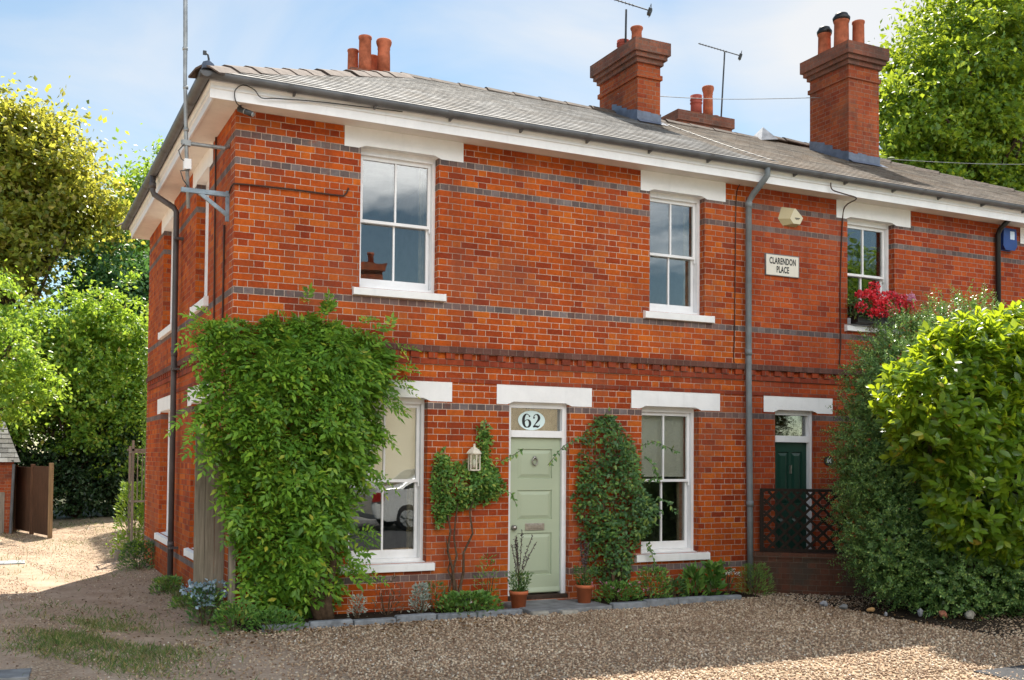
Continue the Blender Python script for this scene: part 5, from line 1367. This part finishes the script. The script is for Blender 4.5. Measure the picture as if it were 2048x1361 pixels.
def fence_board():
    t = thing('fence_panel', 'narrow weathered grey board panel beside the house corner', 'fence', (-.18, .26, -.3))
    z0, z1 = -.32, 1.82
    for i, (a, b) in enumerate(((-.335, -.225), (-.222, -.118), (-.115, -.012))):
        mb = MB(); mb.box(a, b, .20+.004*(i % 2), .222+.004*(i % 2), z0, z1-.02*i); mb.build('board', 'oldboard', t, bevel=.004)
    mb = MB(); mb.box(-.330, -.015, .2275, .262, .1, .19); mb.box(-.330, -.015, .2275, .262, 1.35, 1.44); mb.build('rail', 'oldboard', t)
    mb = MB(); mb.box(-.008, .062, -.075, -.004, z0, 1.80); mb.build('post', 'greywood', t, bevel=.004)
fence_board()

def rear_frame():
    t = thing('plant_support', 'tall bleached wooden plant frame beyond the rear house corner', 'plant support', (-.05, 8.0, -.25))
    mb = MB(); z0 = -.3
    for x, y, h in ((-.16, 8.0, 1.85), (.12, 8.0, 1.95), (-.16, 8.5, 1.75), (.12, 8.5, 1.75)): mb.box(x-.02, x+.02, y-.02, y+.02, z0, h)
    for z in (.75, 1.62): mb.box(-.18, .14, 7.985, 8.015, z, z+.035); mb.box(-.175, -.145, 8.02, 8.48, z, z+.03)
    for x in (-.08, .0, .06): mb.box(x-.008, x+.008, 7.99, 8.01, .79, 1.61)
    mb.box(-.26, .2, 7.98, 8.02, 1.66, 1.70)
    mb.build('frame', 'greywood', t)
    mb = MB(); mb.box(-.42, -.08, 7.9, 8.2, -.32, -.10); mb.build('base_box', 'greywood', t, bevel=.01)
rear_frame()

# ------------------------------------------------------------------ shrubs on the right
def lobes_pts(n_, lobes, shell=(.72, 1.04)):
    vol = np.array([l[3]*l[4]*l[5] for l in lobes])**.7; w = vol/vol.sum(); idx = RNG.choice(len(lobes), n_, p=w)
    Lb = np.array(lobes)[idx]; d = rndv(n_); r = RNG.uniform(*shell, n_)
    P = Lb[:, :3]+d*Lb[:, 3:6]*r[:, None]; N_ = unit(d/Lb[:, 3:6]); return P, N_
def outside(P, lobes, q=.70):
    k = np.ones(len(P), bool)
    for l in lobes: k &= (((P-np.array(l[:3]))/np.array(l[3:6]))**2).sum(1) > q*q
    return k
def small_shrub():
    lob = [(8.35, -1.95, .95, 1.05, .85, 1.15), (8.05, -1.95, 1.75, .80, .70, .90), (8.75, -1.75, 2.55, .85, .75, 1.0), (8.65, -2.2, .45, 1.2, .8, .85), (9.2, -1.9, 2.9, .7, .65, .85), (7.80, -1.95, 1.5, .50, .50, .70), (9.6, -2.2, .9, 1.1, .9, 1.2), (7.9, -2.2, .6, .7, .5, .7), (9.2, -2.6, .45, .9, .6, .7), (7.95, -1.9, 2.45, .55, .5, .7), (8.3, -2.75, .35, .75, .45, .75), (9.0, -3.0, .5, .9, .55, .9), (9.8, -3.1, .6, .9, .6, 1.0)]
    t = thing('privet_shrub', 'large small-leaved dark green shrub filling the space right of the trellis', 'shrub', (8.5, -1.9, G0))
    lob = [(l[0]-.27, *l[1:]) for l in lob]
    P, N_ = lobes_pts(13500, lob, (.62, 1.0)); k = outside(P, lob, .66) & (P[:, 2] > -.15) & (P[:, 1] < -.15); P, N_ = P[k], N_[k]; m = len(P)
    D = unit(N_*.8+np.array([0, 0, .35])+RNG.normal(size=(m, 3))*.45); L = RNG.uniform(.10, .34, m); A1 = unit(np.cross(D, rndv(m))); A2 = np.cross(D, A1)
    pp, dd, nn, ss = [], [], [], []
    for i in range(20):
        t_ = (i+.5)/20; a_ = i*2.4; sd = A1*math.cos(a_)+A2*math.sin(a_)
        pp.append(P+D*(L*t_)[:, None]+sd*.006+np.array([0, 0, -.10])*(L*t_*t_)[:, None]); dd.append(unit(sd*.8+D*.6+RNG.normal(size=(m, 3))*.25)); nn.append(unit(D-sd*.3+RNG.normal(size=(m, 3))*.25)); ss.append(RNG.uniform(.028, .050, m)*(1.1-.4*t_))
    pp = np.concatenate(pp); ss = np.concatenate(ss)
    leaves('foliage', pp, np.concatenate(dd), np.concatenate(nn), ss, ss*.55, 'privet_leaf', t)
    P2, N2 = lobes_pts(16000, lob, (.35, .90)); k = (P2[:, 2] > -.15) & (P2[:, 1] < -.3); P2, N2 = P2[k], N2[k]
    leaves('inner_foliage', P2, rndv(len(P2)), N2+rndv(len(P2))*.6, .10, .06, 'privet_leaf', t)
    # upright new shoots
    P, N_ = lobes_pts(700, lob, (1.0, 1.02)); k = outside(P, lob, .97) & (N_[:, 2] > .1) & (P[:, 2] > 1.2); P, N_ = P[k], N_[k]
    D = unit(N_+np.array([0, 0, 1.0])+RNG.normal(size=(len(P), 3))*.25); L = RNG.uniform(.08, .24, len(P))
    pp = np.concatenate([P+D*(L*i/9)[:, None] for i in range(10)]); dd = np.concatenate([D*.5+RNG.normal(size=P.shape)*.6 for i in range(10)])
    leaves('shoot', pp, dd, rndv(len(pp)), .032, .018, 'privet_leaf', t)
    mb = MB(); twig_tubes(mb, (8.1, -1.9, -.3), [l[:3] for l in lob], .05, .012, 0, .1)
    for l in lob:
        twig_tubes(mb, l[:3], [(l[0]+l[3]*.8*math.cos(a), l[1]+l[4]*.8*math.sin(a), l[2]+l[5]*.4*math.sin(a*2+1)) for a in (0, 1.3, 2.6, 3.9, 5.2)], .012, .004, 0, .05)
    mb.build('stem', 'bark', t)
small_shrub()
def laurel():
    lob = [(7.96, -3.08, 2.1, 0.99, 0.66, 1.08), (8.48, -3.22, 1.77, 1.03, 0.85, 1.46), (7.39, -3.13, 2.1, 0.8, 0.57, 0.8), (7.91, -3.22, 1.35, 0.89, 0.57, 0.85), (7.63, -3.13, 2.67, 0.52, 0.52, 0.47), (8.76, -3.22, 2.71, 0.85, 0.76, 0.68), (6.92, -3.08, 2.29, 0.42, 0.43, 0.38)]
    t = thing('laurel_shrub', 'tall glossy large-leaved laurel shrub at the right edge', 'shrub', (8.1, -3.1, G0))
    P, N_ = lobes_pts(3500, lob, (.66, 1.06)); k = outside(P, lob, .68) & (P[:, 1] < -1.2); P, N_ = P[k], N_[k]
    ax = unit(N_*.75+np.array([0, 0, .75])+RNG.normal(size=P.shape)*.30); m = len(P)
    rf = unit(np.cross(ax, np.array([.3, .2, .9])+RNG.normal(size=P.shape)*.1)); sf = np.cross(ax, rf)
    PP, TT, NN, SS = [], [], [], []
    for i in range(8):
        a = i*2.4+RNG.uniform(0, .4, m); e = RNG.uniform(.35, .75, m)+.05*i*.5
        rad_ = rf*np.cos(a)[:, None]+sf*np.sin(a)[:, None]
        dv = unit(ax*np.cos(e*1.5)[:, None]*1.0+rad_*np.sin(e*1.5)[:, None])
        PP.append(P+ax*(.11-.016*i)); TT.append(dv); NN.append(unit(ax-dv*(ax*dv).sum(1)[:, None]+RNG.normal(size=P.shape)*.1)); SS.append(RNG.uniform(.105, .160, m))
    PP = np.concatenate(PP); TT = np.concatenate(TT); NN = np.concatenate(NN); SS = np.concatenate(SS)
    leaves('foliage', PP, TT, NN, SS, SS*.45, 'laurel_leaf', t, 'oval', .07)
    mb = MB(); twig_tubes(mb, (8.5, -2.3, -.3), [l[:3] for l in lob], .05, .015, 0, .08)
    for l in lob:
        twig_tubes(mb, l[:3], [(l[0]+l[3]*.85*math.cos(a), l[1]+l[4]*.85*math.sin(a), l[2]+l[5]*.5*math.sin(a*2+1)) for a in (0, .9, 1.8, 2.7, 3.6, 4.5, 5.4)], .014, .005, 0, .05)
    mb.build('stem', 'bark', t)
laurel()
tuft('fern', 'low fern-like plant under the dark shrub near the pale rock', (8.1, -2.75, -.21), .26, .36, 260, 'rose_leaf_dark', .12, .25)
tuft('yellow_spike_plant', 'small plant with a pale yellow flower spike under the shrub', (7.86, -2.55, -.21), .07, .42, 60, 'tree_yellow', .06, .4, flowers='tree_yellow', nf=8, fl=.04)
tuft('fern', 'broad green fern clump at the lower right edge', (8.6, -3.2, -.21), .34, .42, 320, 'rose_leaf_dark', .14, .3)

# ------------------------------------------------------------------ trees
def tree(name, label, base, lobes, ncl, per, leaf, mat, trunk=.28, spread=.42, up=.25, group=None, cat='tree', clusters_shell=(.35, 1.0), nb=26, flat=1.0, seed_gap=.0):
    t = thing(name, label, cat, base, group)
    P, N_ = lobes_pts(ncl, lobes, clusters_shell)
    m = ncl*per; P = P+N_*(np.clip(RNG.normal(size=ncl), -2, 1.3)*.20)[:, None]*np.mean([l[3] for l in lobes])
    C = np.repeat(P, per, 0); CN = np.repeat(N_, per, 0)
    sp = np.repeat(RNG.uniform(.35, 1.3, ncl)*spread, per)
    tilt = np.repeat(RNG.normal(size=(ncl, 2))*.45-N_[:, :2]*.45, per, 0)
    off = RNG.normal(size=(m, 3))*sp[:, None]*np.array([1.15, 1.15, .30*flat]); off[:, 2] += (off[:, :2]*tilt).sum(1)
    Q = C+off
    d = RNG.normal(size=(m, 3))*.8+CN*.5+np.array([0, 0, -.25])
    nrm = CN*.5+np.array([0, 0, .7])+RNG.normal(size=(m, 3))*.55
    s = leaf*RNG.uniform(.6, 1.3, m)
    leaves('crown', Q, d, nrm, s, s*.62, mat, t, 'diamond', .15)
    mb = MB(); c = np.mean([l[:3] for l in lobes], 0); top = Vector((c[0], c[1], c[2]+.4))
    bz = Vector(base); k = 8; pts = [bz.lerp(top, i/k)+Vector((.15*math.sin(i*1.3), .1*math.cos(i*1.7), 0))*(i > 0) for i in range(k+1)]
    mb.tube(pts, [trunk*(1.25 if i == 0 else 1-.085*i) for i in range(k+1)], 12)
    mid = [pts[3], pts[4], pts[5], pts[6], pts[7]]
    idx = RNG.choice(len(P), min(nb, len(P)), replace=False)
    for i, j in enumerate(idx): twig_tubes(mb, mid[i % 5], [tuple(P[j])], trunk*.34, .02, .15, .18, 6, 6)
    mb.build('trunk', 'bark', t, True)
    return t
tree('chestnut_tree', 'browning horse chestnut tree with a tall crown at the left', (-3.2, 27, -.2),
     [(-2.2, 27, 11.0, 2.6, 2.4, 2.4), (-.6, 27, 10.2, 1.7, 2.0, 1.9), (-3.6, 27, 9.2, 2.6, 2.5, 2.6), (-2.5, 26.5, 8.0, 1.5, 2.0, 1.5), (-3.0, 27, 12.0, 1.8, 1.8, 1.5), (-.5, 27, 9.9, 1.1, 1.4, .9), (-1.4, 27, 12.6, .9, .9, .7), (.6, 27, 10.2, .8, .9, .9)], 620, 74, .21, 'chestnut_leaf', .34, .46)
tree('broadleaf_tree', 'light green tree showing between the chestnut and the eaves', (3.2, 33, -.2),
     [(2.6, 33, 10.6, 1.8, 2.0, 2.0), (1.6, 33, 9.4, 1.3, 1.6, 1.5), (3.5, 33, 12.6, 1.2, 1.4, 1.7), (2.2, 33, 11.9, 1.0, 1.0, 1.1), (4.6, 33, 10.0, 1.9, 2.0, 2.4), (2.4, 32.5, 8.8, 1.6, 1.5, 1.4)], 330, 70, .20, 'tree_yellow', .28, .42)
tree('broadleaf_tree', 'deep bluish green tree behind the far corner of the house', (2.4, 28, -.2),
     [(1.5, 28, 7.6, 1.7, 1.6, 1.5), (2.6, 28, 7.4, 1.8, 1.8, 1.9), (.4, 27, 7.4, 1.3, 1.4, 1.6), (3.2, 28, 5.8, 1.7, 1.6, 1.7), (1.6, 28, 5.4, 1.7, 1.4, 1.5)], 360, 74, .18, 'tree_blue', .26, .40)
tree('broadleaf_tree', 'yellow-green bushy tree in full sun beside the lane', (-.4, 21.5, -.2),
     [(-1.9, 21.4, 5.0, 1.5, 1.3, 1.5), (.6, 21.6, 5.4, 1.4, 1.3, 1.3), (-.6, 21.6, 4.6, 1.4, 1.3, 1.4), (1.2, 21.8, 4.2, 1.2, 1.2, 1.4), (-2.8, 21.4, 3.8, 1.4, 1.2, 1.5), (-.2, 21.2, 3.4, 1.5, 1.1, 1.1), (1.5, 21.4, 2.7, 1.0, 1.0, 1.0), (-1.4, 21.2, 3.2, 1.3, 1.1, 1.1), (.3, 21.0, 2.2, 1.4, .8, 1.0), (-2.4, 21.0, 2.4, 1.2, .8, 1.0)], 560, 84, .14, 'tree_yellow', .20, .26)
tree('overhanging_tree', 'golden-green branch hanging over the shed from the left edge', (-4.4, 15.5, -.2),
     [(-3.3, 15.2, 4.2, 1.5, 1.1, 1.0), (-2.5, 15.0, 3.6, 1.1, .9, .8), (-1.75, 14.9, 3.1, .75, .6, .45), (-2.3, 14.9, 2.85, .7, .6, .42), (-3.6, 15.2, 5.6, 1.4, 1.1, 1.3)], 200, 70, .12, 'tree_yellow', .16, .20)
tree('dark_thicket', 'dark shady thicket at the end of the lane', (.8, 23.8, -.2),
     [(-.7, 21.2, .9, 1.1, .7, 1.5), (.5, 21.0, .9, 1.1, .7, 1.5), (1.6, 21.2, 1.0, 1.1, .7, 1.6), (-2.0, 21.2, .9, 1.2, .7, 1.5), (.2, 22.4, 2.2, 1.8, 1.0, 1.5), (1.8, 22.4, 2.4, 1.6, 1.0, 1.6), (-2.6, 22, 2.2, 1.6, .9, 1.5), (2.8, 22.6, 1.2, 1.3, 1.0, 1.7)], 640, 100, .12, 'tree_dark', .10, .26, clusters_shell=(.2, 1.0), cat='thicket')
tree('lime_tree', 'large bright green lime tree towering behind the roof at the right', (31.0, 17.5, -.2),
     [(27.6, 16.4, 13.4, 2.3, 2.4, 2.6), (28.6, 16.4, 16.0, 2.2, 2.4, 2.2), (30.6, 16.4, 17.6, 2.5, 2.5, 2.4), (33.2, 17, 19.2, 2.8, 2.6, 2.8), (30.4, 16, 13.8, 2.6, 2.6, 2.8), (33.0, 16.6, 15.2, 2.8, 2.6, 3.0), (28.0, 16.4, 10.8, 2.2, 2.2, 2.2), (31.2, 16.2, 10.4, 2.6, 2.6, 2.6), (34.4, 16.6, 11.4, 2.8, 2.6, 3.0), (35.4, 17, 22.0, 2.4, 2.4, 2.4), (32.4, 15.8, 12.0, 2.0, 1.6, 1.6)], 1150, 96, .22, 'lime_leaf', .5, .42, nb=40)
tree('thin_tree', 'tip of a small tree just showing above the ridge by the left chimney', (10.6, 16, -.2),
     [(10.25, 16, 11.15, .50, .5, .42), (9.85, 16, 10.7, .8, .6, .5), (10.95, 16, 10.7, .7, .5, .55)], 24, 24, .14, 'tree_green', .12, .16, nb=10)
def hedge():  # added out of sight behind the house to cast the shadow along the lane
    t = thing('unseen_shade_hedge', 'unseen hedge added behind the house to shade the lane', 'hedge', (1.7, 12, -.25))
    n_ = 30000; x = RNG.uniform(1.0, 2.4, n_); y = RNG.uniform(8.2, 16.2, n_); z = RNG.uniform(-.3, 4.5, n_)
    f = RNG.integers(0, 4, n_)
    x = np.where(f <= 1, 1.0+RNG.normal(size=n_)*.09, x); z = np.where(f == 2, 4.5+RNG.normal(size=n_)*.12, z); y = np.where(f == 3, np.where(RNG.random(n_) < .5, 8.2, 16.2)+RNG.normal(size=n_)*.07, y)
    P = np.stack([x, y, z], 1); s = RNG.uniform(.05, .10, n_)
    leaves('foliage', P, rndv(n_), rndv(n_)+np.array([-.6, 0, .5]), s, s*.6, 'tree_green', t)
    mb = MB()
    for yy in np.arange(8.5, 16.2, .6): mb.tube([(1.6, yy, -.4), (1.6+.1*math.sin(yy*9), yy, 3.9)], [.04, .015], 6)
    mb.build('stem', 'bark', t)
hedge()

# ------------------------------------------------------------------ far left: shed and fence
def shed():
    t = thing('shed', 'small brick shed with a slate roof at the left edge behind the fence', 'shed', (-3.6, 16.5, -.25))
    x0, x1, y0, y1 = -5.2, -2.02, 15.6, 18.6; z0, z1 = -.5, 1.42
    mb = MB(); mb.box(x0, x1, y0, y1, z0, z1); mb.build('wall', 'brick_stack', t)
    mb = MB(); e = .14; yr = (y0+y1)/2; zr = 2.75
    A0, A1, B0, B1 = (x0-e, y0-e, z1-.02), (x1+e, y0-e, z1-.02), (x0+.6, yr, zr), (x1-.35, yr, zr)
    slate_strips(mb, lambda q: lerp(A0, B0, q), lambda q: lerp(A1, B1, q), 12)
    C0, C1 = (x0-e, y1+e, z1-.02), (x1+e, y1+e, z1-.02)
    slate_strips(mb, lambda q: lerp(C1, B1, q), lambda q: lerp(C0, B0, q), 12)
    slate_strips(mb, lambda q: lerp(A1, B1, q), lambda q: lerp(C1, B1, q), 12); slate_strips(mb, lambda q: lerp(C0, B0, q), lambda q: lerp(A0, B0, q), 12)
    mb.build('roof', 'slate', t)
    mb = MB(); mb.box(-2.32, -2.20, y0-.02, y0, -.3, .7); mb.build('door_frame', 'greywood', t)
    mb = MB(); mb.tube([(-2.02, y0-.05, 1.36), (-2.06, y0-.05, -.3)], .035, 8); mb.build('downpipe', 'iron', t)
shed()
def lane_fence():
    t = thing('lane_fence', 'brown wooden fence panels with a pale end post beside the shed', 'fence', (-1.6, 15, -.25))
    xs = [-2.0, -1.64, -1.28]; A = Vector((-1.95, 16.6, 0)); B = Vector((-1.27, 13.9, 0)); d = B-A
    z0, z1 = -.28, 1.32
    def P(u, w, z): p = A+d*u; nn = Vector((d.y, -d.x, 0)).normalized(); p = p+nn*w; return (p.x, p.y, z)
    for k in range(2):
        mb = MB(); u0, u1 = k*.5+.01, k*.5+.48
        mb.box(u0, u1, -.012, .012, z0+.05, z1-.03*(1-k), lambda x, y, z: P(x, y, z))
        n_ = 9
        for i in range(n_): mb.box(u0+(u1-u0)*i/n_, u0+(u1-u0)*i/n_+.012, -.028, -.0125, z0+.06, z1-.05, lambda x, y, z: P(x, y, z))
        for z in np.linspace(z0+.1, z1-.12, 10): mb.box(u0, u1, -.020, -.0122, z, z+.012, lambda x, y, q: P(x, y, q))
        mb.build('panel', 'brownfence', t)
    for u, mat, h in ((0, 'brownfence', 1.33), (.495, 'brownfence', 1.36), (1.0, 'fencepost', 1.40)):
        c = A+d*u; mb = MB(); mb.box(c.x-.05, c.x+.05, c.y-.05, c.y+.05, -.5, h); mb.build('post', mat, t, bevel=.006)
lane_fence()

# ------------------------------------------------------------------ grass on the lane
def grass():
    n_ = 52000; x = RNG.uniform(-2.6, .0, n_); y = RNG.uniform(-3.0, 4.2, n_)
    f = np.sin(x*3.1+1)*np.cos(y*2.3+.5)+.6*np.sin(x*7+y*5)
    core = np.exp(-(((x+1.35+.12*y)/.55)**2+((y+.3)/1.5)**2))
    edge = np.exp(-((x+.12)/.10)**2)*(y > .3)*.7
    k = RNG.random(n_) < np.clip(core*(.6+.75*f)*1.3, 0, 1)+edge*.8; x, y = x[k], y[k]
    x2 = RNG.uniform(-2.6, .2, 6000); y2 = RNG.uniform(5, 19.5, 6000); k2 = RNG.random(6000) < np.clip(.15+.5*np.sin(x2*2.2+.7)*np.cos(y2*.8), 0, 1)+.6*(y2 > 17); x = np.concatenate([x, x2[k2]]); y = np.concatenate([y, y2[k2]])
    m = len(x); P = np.stack([x, y, gz(x, y)-.005], 1); d = RNG.normal(size=(m, 3))*.65; d[:, 2] = .55+RNG.random(m)*.5
    s = RNG.uniform(.03, .11, m)
    stuff(leaves('grass', P, d, rndv(m), s, .009, 'grass', None, 'diamond', .05))
grass()

# ------------------------------------------------------------------ across the road (seen in the window panes)
def opposite():
    t = thing('cream_house', 'cream rendered house across the road reflected in the windows', 'house', (8, -20, -.1))
    mb = MB(); mb.box(-4, 22, -26, -19.0, -.6, 5.6); mb.build('wall', 'creamhouse', t)
    mb = MB()
    slate_strips(mb, lambda q: lerp((22.4, -18.6, 5.6), (22.4, -22.5, 7.0), q), lambda q: lerp((-4.4, -18.6, 5.6), (-4.4, -22.5, 7.0), q), 14)
    slate_strips(mb, lambda q: lerp((-4.4, -26.4, 5.6), (-4.4, -22.5, 7.0), q), lambda q: lerp((22.4, -26.4, 5.6), (22.4, -22.5, 7.0), q), 14)
    mb.build('roof', 'slate', t)
    for x in (0, 4.2, 9.6, 13.5, 18):
        for z in (.7, 3.4):
            mb = MB(); mb.box(x, x+1.1, -19.0, -18.96, z, z+1.6); w = mb.build('window', 'white', t)
            mb = MB(); mb.box(x+.1, x+1.0, -18.955, -18.95, z+.1, z+1.5); mb.build('pane', 'carglass', w)
    mb = MB(); mb.box(7.0, 8.1, -19.0, -18.94, -.1, 2.1); mb.build('door', 'white', t)
    mb = MB(); mb.box(8.2, 9.4, -22.9, -22.0, 5.5, 8.0); mb.box(8.1, 9.5, -23.0, -21.9, 8.001, 8.25); st = mb.build('chimney', 'brick_stack', t)
    for x in (8.5, 9.1):
        mb = MB(); mb.lathe([(.13, 0), (.11, .4), (.13, .42), (.13, .5)], (x, -22.45, 8.25), 14); mb.build('chimney_pot', 'terracotta', st, True)
opposite()
def car():
    t = thing('parked_car', 'silver saloon car parked across the road, mirrored in the lower left window', 'car', (8.0, -12.9, -.2))
    x0 = 5.75; y0, y1 = -13.75, -12.0; zb = -.2
    prof = [(0, .42), (.05, .30), (.3, .26), (.55, .25), (4.3, .25), (4.5, .36), (4.52, .62), (4.35, .80), (3.2, .98), (2.55, 1.38), (2.1, 1.46), (1.35, 1.44), (.62, 1.08), (.12, 1.02), (.02, .85)]
    mb = MB()
    def ring(y, s, dz):
        return [(x0+2.25+(p-2.25)*(1-.02*(1-s)), y, zb+z) for p, z in prof]
    secs = []
    yc = (y0+y1)/2; hw = (y1-y0)/2
    for f in (-1.0, -.96, -.8, 0, .8, .96, 1.0):
        sec = []
        for p, z in prof:
            tum = max(0, z-.9)*.42
            yy = yc+f*(hw-tum)
            shrink = .06 if abs(f) == 1 else 0
            sec.append((x0+2.25+(p-2.25)*(1-shrink*.5), yy, zb+.25+(z-.25)*(1-shrink*.6)+shrink*.15))
        secs.append(sec)
    k = len(prof); vs = [v for s in secs for v in s]; fs = []
    for i in range(len(secs)-1):
        for j in range(k): fs.append((i*k+j, i*k+(j+1) % k, (i+1)*k+(j+1) % k, (i+1)*k+j))
    fs += [tuple(range(k)), tuple(range((len(secs)-1)*k, len(secs)*k))]
    mb.add(vs, fs); body = mb.build('body', 'carpaint', t, False, .03)
    for s_, y in ((1, y1), (-1, y0)):
        mb = MB(); f = .42
        def Y(z): return y-s_*(max(0, z-.9)*f)+s_*.006
        mb.add([(x0+p, Y(z), zb+z) for p, z in ((.85, 1.05), (1.42, 1.38), (2.08, 1.40), (2.08, 1.02))], [(0, 1, 2, 3)]); mb.add([(x0+p, Y(z), zb+z) for p, z in ((2.14, 1.02), (2.14, 1.40), (2.5, 1.33), (3.0, 1.03))], [(0, 1, 2, 3)]); mb.build('side_window', 'carglass', t)
        mb = MB(); mb.box(x0+.01, x0+.28, y-.03, y+.012, zb+.72, zb+.92); mb.build('tail_light', 'taillight', t)
        for wx in (.95, 3.62):
            mb = MB(); mb.lathe([(.20, -.1), (.31, -.1), (.325, -.06), (.325, .06), (.31, .1), (.20, .1)], (x0+wx, y-s_*.10, zb+.32), 28, 'y'); wh = mb.build('wheel', 'tyre', t, True)
            mb = MB(); mb.lathe([(.21, 0), (.21, .01), (.05, .02), (.001, .025)], (x0+wx, y+s_*.0, zb+.32), 24, 'y')
            for q in range(5):
                a = q*2*PI/5; c = Vector((x0+wx, y+s_*.03, zb+.32)); e = Vector((math.cos(a), 0, math.sin(a)))
                mb.bar(c+e*.03, c+e*.2, .05, .03, (0, 1, 0))
            mb.build('rim', 'galv', wh)
    mb = MB(); mb.add([(x0+.66, yc-.62, zb+1.10), (x0+.66, yc+.62, zb+1.10), (x0+1.34, yc+.52, zb+1.44), (x0+1.34, yc-.52, zb+1.44)], [(0, 1, 2, 3)]); mb.build('rear_window', 'carglass', t)
car()
def far_tree(x, y, label, s=1.0):
    tree('roadside_tree', label, (x, y, -.2), [(x, y, 5.2*s, 2.6*s, 2.2*s, 2.4*s), (x+1.4*s, y, 6.6*s, 1.8*s, 1.8*s, 1.8*s), (x-1.5*s, y, 6.2*s, 1.8*s, 1.8*s, 1.7*s)], 150, 40, .30, 'tree_green', .22, .45)
far_tree(24.5, -15, 'green roadside tree mirrored in the upper right window')
far_tree(32, -21, 'second green roadside tree mirrored beyond the first in the upper right window', 1.4)
